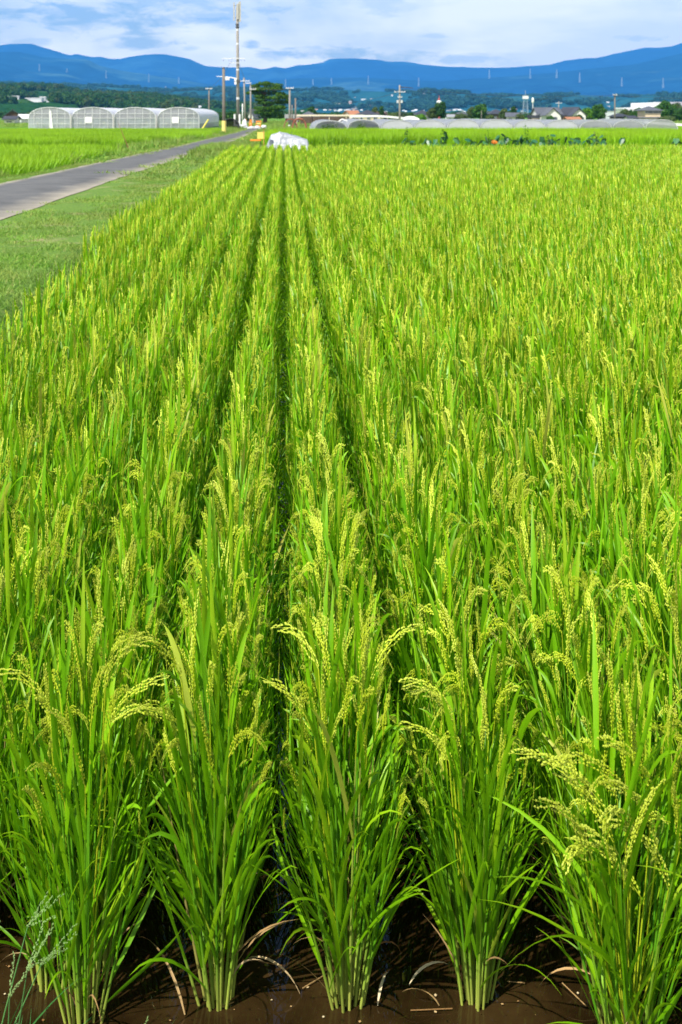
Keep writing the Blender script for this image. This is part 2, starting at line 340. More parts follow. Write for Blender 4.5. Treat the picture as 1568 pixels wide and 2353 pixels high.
# bund at the far end of the paddy
def bundz(X, Y):
    k = np.clip((Y-53)/.7, 0, 1)*np.clip((58.2-Y)/.7, 0, 1)
    return -.05+(GND+.08)*k+.05*(fbm(X*1.5, Y*1.5, 4, 4)-.5)
tag(grid('field_bund', np.linspace(-2.1, 60, 190), np.linspace(52.8, 58.6, 14), bundz, TURF), 'grassy bund at the far end of the rice field', kind='structure')
tag(grid('near_bund', np.linspace(-2.2, 3.2, 60), np.linspace(.9, 2.42, 16), lambda X, Y: -.08+.42*np.clip((2.38-Y)/.7, 0, 1)+.04*(fbm(X*3, Y*3, 4, 6)-.5), TURF), 'grassy bund at the near end of the rice field', kind='structure')
# road
ASPH = bpy.data.materials.new('worn_asphalt'); ASPH.use_nodes = True
nt = ASPH.node_tree; L = nt.links.new; b = nt.nodes['Principled BSDF']; b.inputs['Roughness'].default_value = .85; b.inputs['Specular IOR Level'].default_value = .25
tc = nt.nodes.new('ShaderNodeTexCoord'); au = N(nt, 'ShaderNodeAttribute', attribute_name='t')
n1 = N(nt, 'ShaderNodeTexNoise', in_Scale=60, in_Detail=4, in_Roughness=.8); L(tc.outputs['Object'], n1.inputs['Vector'])
n2 = N(nt, 'ShaderNodeTexNoise', in_Scale=1.2, in_Detail=7, in_Roughness=.7); L(tc.outputs['Object'], n2.inputs['Vector'])
r1 = ramp(nt, [(.3, (.088,.088,.088)), (.7, (.160,.159,.157))]); L(n1.outputs[0], r1.inputs[0])
r2 = ramp(nt, [(.35, (.72,.72,.72)), (.7, (1.2,1.2,1.18))]); L(n2.outputs[0], r2.inputs[0])
mu = N(nt, 'ShaderNodeMix', data_type='RGBA', blend_type='MULTIPLY', in_0=1.0); L(r1.outputs[0], mu.inputs[6]); L(r2.outputs[0], mu.inputs[7])
mm = N(nt, 'ShaderNodeMath', operation='MULTIPLY_ADD', in_1=.35, in_2=-.175); L(n2.outputs[0], mm.inputs[0])
ad = N(nt, 'ShaderNodeMath', operation='ADD'); L(au.outputs['Fac'], ad.inputs[0]); L(mm.outputs[0], ad.inputs[1])
r3 = ramp(nt, [(.0, 1.0), (.13, .0), (.74, .0), (.92, .6), (1, 1.0)]); L(ad.outputs[0], r3.inputs[0])
mx = N(nt, 'ShaderNodeMix', data_type='RGBA'); L(r3.outputs[0], mx.inputs[0]); L(mu.outputs[2], mx.inputs[6]); mx.inputs[7].default_value = (.34,.30,.23, 1); L(mx.outputs[2], b.inputs['Base Color'])
bp = N(nt, 'ShaderNodeBump', in_Strength=.5, in_Distance=.006); L(n1.outputs[0], bp.inputs['Height']); L(bp.outputs[0], b.inputs['Normal'])
yy = np.concatenate([np.arange(1.5, 60, .5), np.arange(60, 174, 2)]); uu = np.linspace(0, 1, 12)
vs = []; ts = []
for y in yy:
    a, c = road_f(y), road_n(y)
    for u in uu:
        j = (.10*(float(vnoise(np.array(y*.9), np.array(1.0 if u < .5 else 9.0)))-.5)) if u in (0, 1) else 0
        vs.append((a+(c-a)*u+j, y, GND+.012+.03*math.sin(math.pi*u))); ts.append(u)
k = len(uu); fs = [(i*k+j, i*k+j+1, (i+1)*k+j+1, (i+1)*k+j) for i in range(len(yy)-1) for j in range(k-1)]
tag(MB().add(vs, fs, ts).build('road', ASPH, smooth=True), 'narrow asphalt farm lane', kind='structure')
cross = MB().add([(-9,172.5,GND+.02),(14,174,GND+.02),(14,178,GND+.02),(-9,177,GND+.02)], [(0,1,2,3)], [.4]*4).build('road', ASPH); tag(cross, 'crossing lane at the end of the farm lane', kind='structure')

# ------------------------------------------------------------------ mountains
def prof(pts, D): return [at(p[0], D) for p in pts], [zz(p[1], D) for p in pts]
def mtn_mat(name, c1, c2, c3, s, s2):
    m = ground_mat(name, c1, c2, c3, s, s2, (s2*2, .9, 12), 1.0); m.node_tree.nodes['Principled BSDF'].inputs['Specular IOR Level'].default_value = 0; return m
MT_FAR = mtn_mat('far_mountain_forest_haze_tint', (.003,.055,.21), (.008,.080,.26), (.04,.15,.30), .0009, .004)  # forest colour with distance-haze blue painted in, besides the haze volume
MT_MID = mtn_mat('mountain_forest_haze_tint', (.004,.050,.16), (.012,.085,.21), (.09,.21,.26), .0011, .006)  # nearer ridges: haze blue in the base colour, darker than the far range
MT_FOOT = mtn_mat('foothill_forest_haze_tint', (.010,.075,.12), (.025,.115,.14), (.07,.19,.13), .003, .012)  # foothill green carries a painted tint of blue distance haze
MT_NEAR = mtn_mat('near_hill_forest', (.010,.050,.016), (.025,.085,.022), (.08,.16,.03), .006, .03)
RIDGES = []
def ridge(name, pts, D, front, back, m, nz_amp, seed, label, nx=260, ny=60, xr=(-500, 2100), power=1.0, top=None):
    px, pz = prof(pts, D)
    xs = np.linspace(at(xr[0], D), at(xr[1], D), nx); ys = np.concatenate([np.linspace(front, D, ny), np.linspace(D, back, 12)[1:]])
    def zf(X, Y):
        H = np.interp(X, px, pz); H = H+ (np.interp(X+30, px, pz)+np.interp(X-30, px, pz)-2*H)*.15
        s = np.clip((Y-front)/(D-front), 0, 1)**power; bk = np.clip((back-Y)/(back-D), 0, 1)
        e = np.where(Y <= D, s, bk)
        W = D*.05
        n = fbm(X/W, Y/W*.7, 6, seed)-.5; n2 = 1-np.abs(2*fbm(X/(W*.7)+9, Y/(W*2.0), 5, seed+20)-1)
        bend = np.sin(np.clip(e, 0, 1)*math.pi)*(1.15-np.clip(e, 0, 1))
        fine = (fbm(X/(W*.12), Y/(W*.12), 3, seed+40)-.5)*nz_amp*.12*np.clip(e*4, 0, 1)
        return -1.0+(H+1.0)*e+bend*(n*nz_amp*2.6+(n2-.72)*nz_amp*2.6)*1.0+fine
    o = grid(name, xs, ys, zf, m); tag(o, label, kind='structure'); RIDGES.append(o); return o
far_pts = [(-900,150),(-400,112),(-150,96),(0,103.6),(20.5,100.5),(74,100),(90,106),(115,112.6),(144,122),(164,127),(174,122.3),(190,126.6),(213,131),(231,129.7),(249,134.3),(277,134.8),(295,130.5),(331,125.3),(359,123.6),(382,124.6),(402,128),(439,136),(473,151.3),(509,153.3),(534,154.4),(575,153.3),(601,159),(616,157),(632,151.8),(655,156.4),(683,148.7),(709,148),(743,143.3),(756,135.6),(807,133),(869,137),(894,140.7),(933,141.2),(966,147),(1023,152.3),(1091,154.5),(1167,154.7),(1265,148),(1301,138),(1350,132.8),(1371,132.8),(1426,120.3),(1484,108.5),(1517,109),(1544,106),(1568,98),(1700,70),(1900,60),(2300,110),(2800,140)]
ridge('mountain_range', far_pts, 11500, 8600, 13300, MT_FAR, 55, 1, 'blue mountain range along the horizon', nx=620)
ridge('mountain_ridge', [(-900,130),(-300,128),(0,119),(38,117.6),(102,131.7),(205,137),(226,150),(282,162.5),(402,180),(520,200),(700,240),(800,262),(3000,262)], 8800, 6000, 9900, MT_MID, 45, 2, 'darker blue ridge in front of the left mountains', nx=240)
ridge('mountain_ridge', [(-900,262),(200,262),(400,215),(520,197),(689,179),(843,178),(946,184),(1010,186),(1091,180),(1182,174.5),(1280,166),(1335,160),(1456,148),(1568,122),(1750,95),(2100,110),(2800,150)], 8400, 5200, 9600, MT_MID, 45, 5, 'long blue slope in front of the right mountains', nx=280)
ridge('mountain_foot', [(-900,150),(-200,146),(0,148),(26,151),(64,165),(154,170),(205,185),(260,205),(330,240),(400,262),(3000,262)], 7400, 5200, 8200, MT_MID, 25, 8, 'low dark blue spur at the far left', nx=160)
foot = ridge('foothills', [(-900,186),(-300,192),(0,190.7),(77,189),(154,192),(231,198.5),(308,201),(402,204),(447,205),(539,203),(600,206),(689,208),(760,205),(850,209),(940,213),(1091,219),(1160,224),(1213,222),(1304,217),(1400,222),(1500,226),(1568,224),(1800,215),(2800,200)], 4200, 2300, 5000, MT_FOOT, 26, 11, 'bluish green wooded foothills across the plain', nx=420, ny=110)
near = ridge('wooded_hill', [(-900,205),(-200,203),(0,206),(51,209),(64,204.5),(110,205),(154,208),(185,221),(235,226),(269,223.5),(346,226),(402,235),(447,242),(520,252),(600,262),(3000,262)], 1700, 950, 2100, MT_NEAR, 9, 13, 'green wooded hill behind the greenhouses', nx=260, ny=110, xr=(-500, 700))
bpy.context.view_layer.update()
BV = {}
for o in RIDGES:
    BV[o] = BVHTree.FromPolygons([v.co for v in o.data.vertices], [tuple(p.vertices) for p in o.data.polygons])
def hit(px, py):
    """the terrain point seen in the direction of (px, py)"""
    d = Vector(((px-652)/3000, 1, (262-py)/3000)).normalized(); best = None
    for o, bv in BV.items():
        h = bv.ray_cast(Vector((0, 0, EYE)), d)
        if h[0] and (best is None or h[0].y < best.y): best = h[0]
    return best

# ------------------------------------------------------------------ trees
def clump(mb, c, rx, ry, rz, n, size, r=None, flat=0):
    c = Vector(c)
    for _ in range(n):
        while True:
            p = Vector((random.uniform(-1,1), random.uniform(-1,1), random.uniform(-1,1)))
            if .25 < p.length < 1: break
        q = c+Vector((p.x*rx, p.y*ry, p.z*rz)); nrm = (p+Vector((0,0,.6))+Vector((random.gauss(0,.5), random.gauss(0,.5), random.gauss(0,.5)))).normalized()
        a = nrm.orthogonal().normalized(); a = Matrix.Rotation(random.uniform(0, 6.28), 3, nrm) @ a; b2 = nrm.cross(a); s = size*random.uniform(.6, 1.4)
        mb.add([q-a*s, q-b2*s*.55+nrm*s*.1, q+a*s, q+b2*s*.55+nrm*s*.1], [(0,1,2,3)], [.5+.5*p.z]*4, random.random() if r is None else r)
def leafmat(name, a, b_, c): return plant_mat(name, [(0, a), (.6, b_), (1, c)], None, .25, .6, val=.15, spec=.2)
T_DARK = leafmat('dark_tree_leaf', (.016,.065,.012), (.032,.105,.016), (.06,.15,.02))
T_PINE = leafmat('pine_needles', (.020,.070,.006), (.045,.125,.008), (.10,.19,.012))
T_MID = leafmat('mid_tree_leaf', (.022,.085,.010), (.045,.14,.014), (.09,.20,.02))
T_OLIVE = leafmat('olive_tree_leaf', (.045,.085,.018), (.08,.13,.03), (.14,.18,.05))
T_LIME = leafmat('light_tree_leaf', (.05,.17,.01), (.09,.24,.014), (.16,.31,.02))
BARK = mat('bark', (.06,.045,.03), .95, (8, (.10,.08,.06), .4, .7))
def tree(x, y, w, h, m, label, n=1100, kind='round', group='trees among the houses', base=GND):
    t = thing('tree' if kind != 'shrub' else 'shrub', (x, y, base), label, 'tree' if kind != 'shrub' else 'shrub', group)
    tb = MB(); cr = MB(); r = w/2
    if kind != 'shrub':
        tb.tube([(0,0,-.1),(w*.02,0,h*.25),(-w*.02,0,h*.5),(0,0,h*.8)], [w*.045, w*.035, w*.025, w*.008], 7)
        for k in range(5):
            a = random.uniform(0, 6.28); z0 = h*random.uniform(.25, .5)
            tb.tube([(0,0,z0),(math.cos(a)*r*.35, math.sin(a)*r*.35, z0+h*.13),(math.cos(a)*r*.7, math.sin(a)*r*.7, z0+h*.22)], [w*.02, w*.013, w*.005], 5)
        tb.build('trunk', BARK, t)
    nc = 9 if kind != 'shrub' else 6
    for k in range(nc):
        a = k*2.4+random.uniform(-.4, .4); f = (k+.5)/nc; zc = h*(.28+.62*f) if kind != 'shrub' else h*(.3+.35*f)
        rr = r*.62*math.sqrt(max(0, 1-(2*f-.75)**2*.6))*random.uniform(.5, 1.0)
        s = r*random.uniform(.38, .58)
        clump(cr, (math.cos(a)*rr, math.sin(a)*rr, zc), s, s, min(s*.8, h*.22), n//nc, max(.12, r*.12))
    clump(cr, (0,0,h*.55), r*.55, r*.55, h*.36, n//4, max(.13, r*.13))
    cr.build('crown', m, t); return t

# the big layered pine by the lane
PX, PY = at(608, 235), 235
t = thing('pine_tree', (PX, PY, GND), 'big spreading dark green tree in layered pads behind the poles at the lane end', 'tree')
tb = MB(); tb.tube([(0,0,-.2),(.25,0,1.6),(-.1,0,3.2),(.2,0,5.0),(0,0,6.8)], [.42,.34,.26,.18,.06], 8); cr = MB()
for (px, py, rw, rh) in [(627-40,197,10,6),(585,207,9,9),(605,192,20,8),(612,189,9,5),(630,196,15,9),(617,203,26,8),(636,203,9,7),(598,204,17,7),(588,213,17,6),(575,213,8,5),(615,212,28,8),(640,216,13,8),(600,221,17,7),(625,224,23,8),(648,222,9,9),(650,232,7,6),(640,234,16,8),(612,236,24,6),(592,229,12,5),(600,248,22,7),(622,247,26,8),(640,246,14,8),(612,257,27,9),(630,258,20,9),(596,257,15,8),(610,266,24,10),(632,266,16,9)]:
    cx = (at(px, PY)-at(598, PY))*1.12+at(600, PY)-PX; cz = zz(py, PY)-GND; k = PY/3000
    for _ in range(2):
        cy = random.uniform(-2.2, 2.2)
        clump(cr, (cx+random.uniform(-.3,.3), cy, cz), rw*k*1.0, rw*k*.9, rh*k*.66, 190, .18)
    tb.tube([(0,0,cz*.75),(cx*.5, cy*.4, cz*.9),(cx*.95, cy*.8, cz)], [.11,.07,.02], 5)
tb.build('trunk', BARK, t); cr.build('crown', T_PINE, t)

# px, d, width px, top y, material, label, kind
TREES = [
 (1012,330,32,236,T_DARK,'dense dark round tree in front of the red and white tower','round'),
 (993,330,26,249,T_OLIVE,'greyish green tree touching the left of the dense dark round tree','round'),
 (1104,320,36,241,T_MID,'bright green bushy tree with two tops left of the grey gabled houses','round'),
 (1083,325,20,246,T_OLIVE,'brownish bush-like tree on the left of the bright green bushy tree','round'),
 (1180,340,18,244,T_DARK,'narrow dark conical tree left of the lattice tower','round'),
 (1158,330,24,251,T_OLIVE,'dull green low tree left of the narrow dark tree','round'),
 (1374,300,36,243,T_MID,'tall rounded green tree with a smaller one at its left near the white houses','round'),
 (1350,295,28,250,T_LIME,'lighter green tree just left of the tall rounded green tree','round'),
 (1466,300,30,251,T_MID,'mid green tree under the white factory block','round'),
 (1525,330,46,236,T_MID,'broad green tree before the grey hall roof at the right','round'),
 (1552,340,40,240,T_OLIVE,'olive broad tree at the right edge behind the cream house','round'),
 (1561,300,26,252,T_DARK,'dark hedge-like tree at the right edge','round'),
 (877,330,15,243,T_DARK,'small dark cone-shaped tree left of the pole with transformers','round'),
 (861,340,20,247,T_OLIVE,'small pale green tree right of the low dark roof','round'),
 (716,300,22,245,T_DARK,'small dark rounded tree behind the brown house','round'),
 (1435,330,26,253,T_OLIVE,'low dull tree in front of the white factory wall','round'),
 (1449,330,12,252,T_DARK,'small dark tree in front of the white factory','round'),
 (905,300,34,256,T_OLIVE,'thin brownish hedge beside the pole with transformers','shrub'),
 (943,290,22,256,T_DARK,'dark rounded shrub right of the pole with transformers','shrub'),
 (967,280,30,260,T_LIME,'bright lime green shrub in front of the small tiled house','shrub'),
 (1126,300,26,262,T_OLIVE,'low olive shrub right of the bright green bushy tree','shrub'),
 (1195,300,24,258,T_OLIVE,'light green shrub beneath the lattice tower','shrub'),
 (1265,285,24,264,T_MID,'green hedge under the grey gabled house','shrub'),
 (1330,285,26,261,T_OLIVE,'dull hedge between the white houses and the green trees','shrub'),
 (1536,285,44,265,T_OLIVE,'yellowish green hedge right of the cream two storey house','shrub'),
 (515,260,40,255,T_DARK,'dark hedge between the greenhouse and the tall concrete pole','shrub'),
 (535,250,40,253,T_DARK,'dark green hedge behind the foot of the tall concrete pole','shrub'),
 (560,250,26,256,T_DARK,'dark green hedge left of the big layered tree','shrub'),
 (1060,330,30,258,T_OLIVE,'dim green shrub behind the netted tunnels, right of the dense dark tree','shrub'),
 (1244,340,14,256,T_OLIVE,'small green bush left of the grey gabled house','shrub'),
 (740,290,26,262,T_OLIVE,'low bush behind the brown wall','shrub'),
 (790,310,30,262,T_OLIVE,'low bushes behind the cream guard rail','shrub'),
]
for (px, d, w, py, m, lab, kind) in TREES:
    k = d/3000; tree(at(px, d), d, w*k*1.18, (zz(py, d)-GND)*1.06, m, lab, 2000 if kind == 'round' else 800, kind)

# woodland covering the near hill, one mass
T_BLUEA = leafmat('far_wood_leaf_haze_tint', (.010,.065,.085), (.022,.10,.11), (.045,.15,.12)); T_BLUEB = leafmat('far_wood_leaf_pale_haze_tint', (.015,.075,.065), (.035,.12,.09), (.06,.16,.10))  # foothill wood leaves, blue of the distant haze put into their colours
fp = []; fq = []
for s in range(5):
    mb = MB()
    for k in range(5): clump(mb, (random.uniform(-1.5,1.5), random.uniform(-1.5,1.5), random.uniform(3,6.5)), 2.6, 2.6, 2.2, 42, .8, r=random.random())
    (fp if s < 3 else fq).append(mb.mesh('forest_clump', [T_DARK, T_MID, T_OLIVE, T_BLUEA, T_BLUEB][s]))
P = []; 
bvn = BV[near]
for _ in range(9000):
    y = random.uniform(1000, 1800); x = random.uniform(at(-250, y), at(640, y))
    f = float(fbm(np.array(x/60), np.array(y/90), 3, 77))
    if f < .49 and y < 1640: continue
    h = bvn.ray_cast(Vector((x, y, 500)), Vector((0,0,-1)))
    if h[0] and h[0].z > 2: P.append(h[0]+Vector((0,0,-1)))
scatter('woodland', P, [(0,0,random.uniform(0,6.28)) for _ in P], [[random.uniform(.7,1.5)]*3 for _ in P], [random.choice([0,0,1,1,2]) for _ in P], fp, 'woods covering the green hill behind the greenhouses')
bvf = BV[foot]; P = []
for _ in range(14000):
    y = random.uniform(2500, 4250); x = random.uniform(at(-250, y), at(1800, y))
    f = float(fbm(np.array(x/130), np.array(y/200), 3, 78))
    if f < .53: continue
    h = bvf.ray_cast(Vector((x, y, 900)), Vector((0,0,-1)))
    if h[0] and h[0].z > 1: P.append(h[0]+Vector((0,0,-1)))
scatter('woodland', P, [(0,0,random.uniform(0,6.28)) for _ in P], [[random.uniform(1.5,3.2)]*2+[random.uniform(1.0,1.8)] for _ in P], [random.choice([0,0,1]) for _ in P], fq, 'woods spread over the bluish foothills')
# a low line of trees on the plain before the hills
P = []
for _ in range(600):
    y = random.uniform(560, 900); x = random.uniform(at(-150, y), at(1800, y))
    P.append((x, y, GND-.6))
scatter('tree_line', P, [(0,0,random.uniform(0,6.28)) for _ in P], [[random.uniform(.7,1.3)]*2+[random.uniform(.22,.5)] for _ in P], [random.choice([0,1,2]) for _ in P], fp, 'low tree line on the plain beyond the village')
# ------------------------------------------------------------------ rice
def blade(mb, p, az, th0, bend, ln, w, seg=8, fold=True, r=.5, pw=1.6, twist=0, rev=None):
    """a leaf: starts at p, th0 from the vertical, bends over by 'bend' on the way"""
    p = Vector(p); h = Vector((math.cos(az), math.sin(az), 0)); side0 = Vector((-math.sin(az), math.cos(az), 0)); up = Vector((0,0,1))
    vs = []; fs = []; ts = []; nn = 3 if fold else 2
    tw0 = random.uniform(-.9, .9)
    for i in range(seg+1):
        t = i/seg; th = th0+bend*t**pw; d = h*math.sin(th)+up*math.cos(th)
        if i: p = p+d*(ln/seg)
        nrm = d.cross(side0); a = tw0+twist*t; s = side0*math.cos(a)+nrm*math.sin(a); n2 = d.cross(s)
        ww = w*.5*(min(1, .45+t*3.2) if t < .2 else 1)*(1 if t < .45 else max(.03, 1-((t-.45)/.55)**1.7))
        if fold: vs += [p-s*ww, p-n2*ww*.35, p+s*ww]; ts += [t]*3
        else: vs += [p-s*ww, p+s*ww]; ts += [t]*2
    for i in range(seg):
        for j in range(nn-1): fs.append((i*nn+j, i*nn+j+1, (i+1)*nn+j+1, (i+1)*nn+j))
    mb.add(vs, fs, ts, r); return p
OCT = [(1,0,0),(0,1,0),(-1,0,0),(0,-1,0)]
def grain(mb, p, d, ln, w, r, t):
    a = d.orthogonal().normalized(); b = d.cross(a)
    vs = [p-d*ln*.5]+[p+a*w*x+b*w*y-d*ln*.05 for x, y, _ in OCT]+[p+d*ln*.5]
    mb.add(vs, [(0,2,1),(0,3,2),(0,4,3),(0,1,4),(5,1,2),(5,2,3),(5,3,4),(5,4,1)], [t]*6, r)
def panicle(mb, p, az, th0, bend, ln, ngr, gl, gw, r, loose=.5, stalk=True):
    p = Vector(p); h = Vector((math.cos(az), math.sin(az), 0)); up = Vector((0,0,1)); pts = [p.copy()]; seg = 9; dirs = []
    for i in range(seg):
        t = (i+.5)/seg; th = th0+bend*t**1.5; d = h*math.sin(th)+up*math.cos(th); dirs.append(d); pts.append(pts[-1]+d*ln/seg)
    if stalk: mb.tube(pts[::3], [.0012,.001,.0008,.0006], 3, False, [.2]*4, r)
    nb = max(4, ngr//7)
    for b_ in range(nb):          # little branches hugging the axis, each a string of grains
        f = (b_+.3)/nb*.82; i = min(seg-1, int(f*seg)); q = pts[i].lerp(pts[i+1], f*seg-i); d = dirs[i]
        a = d.orthogonal().normalized(); a = Matrix.Rotation(b_*2.4+random.uniform(-.5,.5), 3, d) @ a
        bl = ln*(.34-.16*f)*random.uniform(.8, 1.15); k = max(2, ngr//nb)
        for g in range(k):
            u = (g+.6)/k; ff = min(.999, f+u*bl/ln); i2 = int(ff*seg); c = pts[i2].lerp(pts[i2+1], ff*seg-i2); dd = dirs[i2]
            off = a*(.0025+.0085*loose*math.sin(u*2.2))+Vector((random.gauss(0,1), random.gauss(0,1), random.gauss(0,1)))*.0009+Vector((0,0,-.008*loose*u))
            gd = (dd*1.0+a*random.uniform(.05,.35)+Vector((random.gauss(0,.12), random.gauss(0,.12), random.gauss(0,.12)))).normalized()
            grain(mb, c+off, gd, gl, gw, min(1, max(0, r+random.gauss(0,.18))), ff)
def make_hill(seed, lod):
    """returns lists of meshes' builders: stems, leaves, panicles"""
    random.seed(seed); st = []; lv = []; pn = []
    ns = {0: 22, 1: 18, 2: 12, 3: 7}[lod]
    for s in range(ns):
        az = s*2.39996+random.uniform(-.35,.35); rr = .038*math.sqrt((s+.5)/ns)*random.uniform(.75,1.15)
        base = Vector((rr*math.cos(az), rr*math.sin(az), -.02)); q_ = rr/.038; lean = R(1.5)+R(17)*q_*random.uniform(.45,1.15)
        L_ = random.uniform(.61,.72)-.17*q_*q_; curve = R(random.uniform(-4,5)); pts = [base]; p = base.copy(); h = Vector((math.cos(az), math.sin(az), 0))
        for i in range(6):
            th = lean*.75+(lean*.3+curve)*(i/5.0); p = p+(h*math.sin(th)+Vector((0,0,1))*math.cos(th))*L_/6; pts.append(p.copy())
        thT = lean*1.05+curve; r = random.random()
        if lod <= 1:
            m = MB(); m.tube(pts, [.0036,.0036,.0033,.0029,.0025,.0021,.0017], 5 if lod == 0 else 3, False, None, r); st.append(m)
        elif lod == 2:
            m = MB(); m.tube([pts[2], pts[6]], [.0035,.0025], 3, False, [.4,1], r); st.append(m)
        def on(f): i = min(5, int(f*6)); return pts[i].lerp(pts[i+1], f*6-i)
        lvls = {0: [(.13,.30,24,55),(.24,.40,16,30),(.36,.42,13,30),(.50,.44,11,32),(.68,.44,9,26)], 1: [(.22,.34,40,50),(.28,.40,36,55),(.5,.38,13,38),(.74,.42,9,24)], 2: [(.22,.42,44,60),(.30,.42,30,60),(.6,.40,11,28)], 3: [(.22,.45,38,60),(.6,.42,12,26)]}[lod]
        for (f, ln, a0, bd) in lvls:
            if f < .2 and random.random() < .62: continue
            a2 = az+random.gauss(0, .8); m = MB(); wide = random.random() < .14
            blade(m, on(f), a2, lean+R(random.uniform(.3,1.5)*a0*.8), R(bd*random.uniform(.1,1.5)*(1.6 if wide else 1)), ln*random.uniform(.75,1.15), {0:.0105,1:.0120,2:.016,3:.023}[lod]*random.uniform(.65,1.15), {0:8,1:6,2:4,3:3}[lod], lod == 0, random.random(), random.uniform(1.2,2.4), random.uniform(-.8,.8))
            lv.append(m)
        a2 = az+random.gauss(0, .9); m = MB()   # flag leaf
        blade(m, pts[6]-Vector((0,0,.03)), a2, max(R(1), thT*.8+R(random.uniform(-4,10))), R(random.uniform(0,22)), random.uniform(.28,.42), {0:.0140,1:.0150,2:.019,3:.027}[lod]*random.uniform(.8,1.1), {0:7,1:5,2:3,3:2}[lod], lod == 0, random.random(), 1.8, random.uniform(-.6,.6))
        lv.append(m)
        if random.random() < {0:.80,1:.92,2:.95,3:1}[lod]:
            m = MB(); a3 = az+random.gauss(0,.6); a3 = math.atan2(math.sin(a3)*.55, math.cos(a3)) if lod == 0 else math.atan2(math.sin(a3), math.cos(a3)*.6); droop = random.random()*(1 if lod == 0 else .9); pd = random.uniform(.03,.11)
            d = h*math.sin(thT)+Vector((0,0,1))*math.cos(thT); q = pts[6]+d*pd
            if lod <= 1: m.tube([pts[6]-d*.02, q], [.0014,.0012], 3, False, [.3,.3], .2)
            if droop < .5: th0, bd, lo = max(0, thT*.9), R(random.uniform(0,35)), .22
            elif droop < .78: th0, bd, lo = thT+R(4), R(random.uniform(40,75)), .45
            else: th0, bd, lo = thT+R(8), R(random.uniform(80,125)), .75
            ln = random.uniform(.165,.23)
            if lod == 3:
                blade(m, q, a3, th0, bd, ln, .017, 3, False, random.random(), 1.5)
            else: panicle(m, q, a3, th0, bd, ln, {0:104,1:50,2:20}[lod], {0:.0092,1:.0130,2:.022}[lod], {0:.0021,1:.0029,2:.0044}[lod], random.random()*.8+.1, lo, lod == 0)
            pn.append(m)
    dd = []
    if lod == 0:
        for k in range(3):
            m = MB(); az = random.uniform(0, 6.28)
            blade(m, (.036*math.cos(az), .036*math.sin(az), random.uniform(.01,.12)), az, R(random.uniform(8,45)), R(random.uniform(10,125)), random.uniform(.10,.22), .004, 6, False, random.uniform(0,.75), 1.3, 1.5); dd.append(m)
    W0 = {0:.145,1:.108,2:.098,3:.092}[lod]
    for m in st+lv+pn:      # neighbours in the next rows keep each plant's head narrow across the row
        nv = []
        for x, y, z in m.v:
            lim = W0+max(0, .78-z)*.12+max(0, .46-z)*.45; xx = lim*math.tanh(x/lim); u = min(1, abs(xx)/(.145 if lod == 0 else .125))
            if z > .4: z = .4+(z-.4)*(1-.60*u*u)
            nv.append((xx, y, z))
        m.v = nv
    return st, lv, pn, dd
def join(mbs):
    o = MB()
    for m in mbs: o.add(m.v, m.f, m.t); o.r[-len(m.v):] = m.r
    return o
def row_x(k): return -.152+.2975*k
NEAR_KINDS = []
for s in range(9):
    st, lv, pn, dd = make_hill(100+s, 0)
    NEAR_KINDS.append(([m.mesh('stem', STEM, True) for m in st], [m.mesh('leaf', LEAF, True) for m in lv], [m.mesh('panicle', EAR) for m in pn], [m.mesh('dry_leaf', DEAD) for m in dd], join(st).mesh('stems', STEM, True)))
MID_KINDS = []
for s in range(9):
    st, lv, pn, dd = make_hill(200+s, 1)
    MID_KINDS.append((join(st).mesh('stems', STEM, True), join(lv).mesh('leaves', LEAF, True), [m.mesh('panicle', EAR) for m in pn]))
random.seed(11)
hills = []     # (x, y, row, index in row)
END = 52.0
for k in range(-6, 60):
    x = row_x(k)
    y0 = {-2: 3.24, -1: 2.94, 0: 3.0, 1: 3.0, 2: 3.0, 3: 2.76, 4: 2.74, 5: 2.7}.get(k, 2.9)
    y = y0; i = 0
    while y < END:
        if k == -6 and y < 13: y += .172; continue
        if abs(x-0) < .31*y+2.2 and x > -.225*y-.8:
            fr = i == 0 and k in (-1, 0, 1, 2)
            hills.append((x+(0 if fr else random.gauss(0,.007)), y+(0 if fr else random.gauss(0,.016)), k, i))
        y += .172 if i < 200 else .18; i += 1
hills.append((-.552, 3.06, -99, 0))
hills.sort(key=lambda q: (q[1]**2+q[0]**2))
def seen(x, y): return -.2174*y-.22 < x < .3053*y+.22
vis = [q for q in hills if seen(q[0], q[1])]
IND = 300; NFULL = 84; NSTEM = 26
ind = vis[:IND]; indset = set((q[0], q[1]) for q in ind); rest = [q for q in hills if (q[0], q[1]) not in indset]
GRP = 'rice plants of the near field'
ROWN = {-6:'in the row along the left edge of the field', -5:'in the second row from the left field edge', -4:'in the third row from the left field edge', -3:'in the fourth row from the left field edge', -2:'in the row left of the leftmost leaning front plant',
        -1:'in the row behind the leftmost leaning front plant', 0:'in the row behind the left clump of open water', 1:'in the row behind the middle clump of open water',
        2:'in the row behind the right clump of open water', 3:'in the row behind the big lower right clump', 4:'one row right of the big lower right clump'}
FRONT = {-99:'small upright rice plant with straw-coloured stem bases, at the lower left corner', -1:'leftmost leaning rice plant in front, green stems crowded beside yellowish ones',
         0:'front rice plant, left one of the three clumps standing in open brown water', 1:'front rice plant, middle one of the three clumps standing in open brown water',
         2:'front rice plant, right one of the three clumps standing in open brown water', 3:'big rice plant at the lower right corner with pale drooping ears and arching leaves', 4:'rice plant at the right edge beside the big drooping lower right one'}
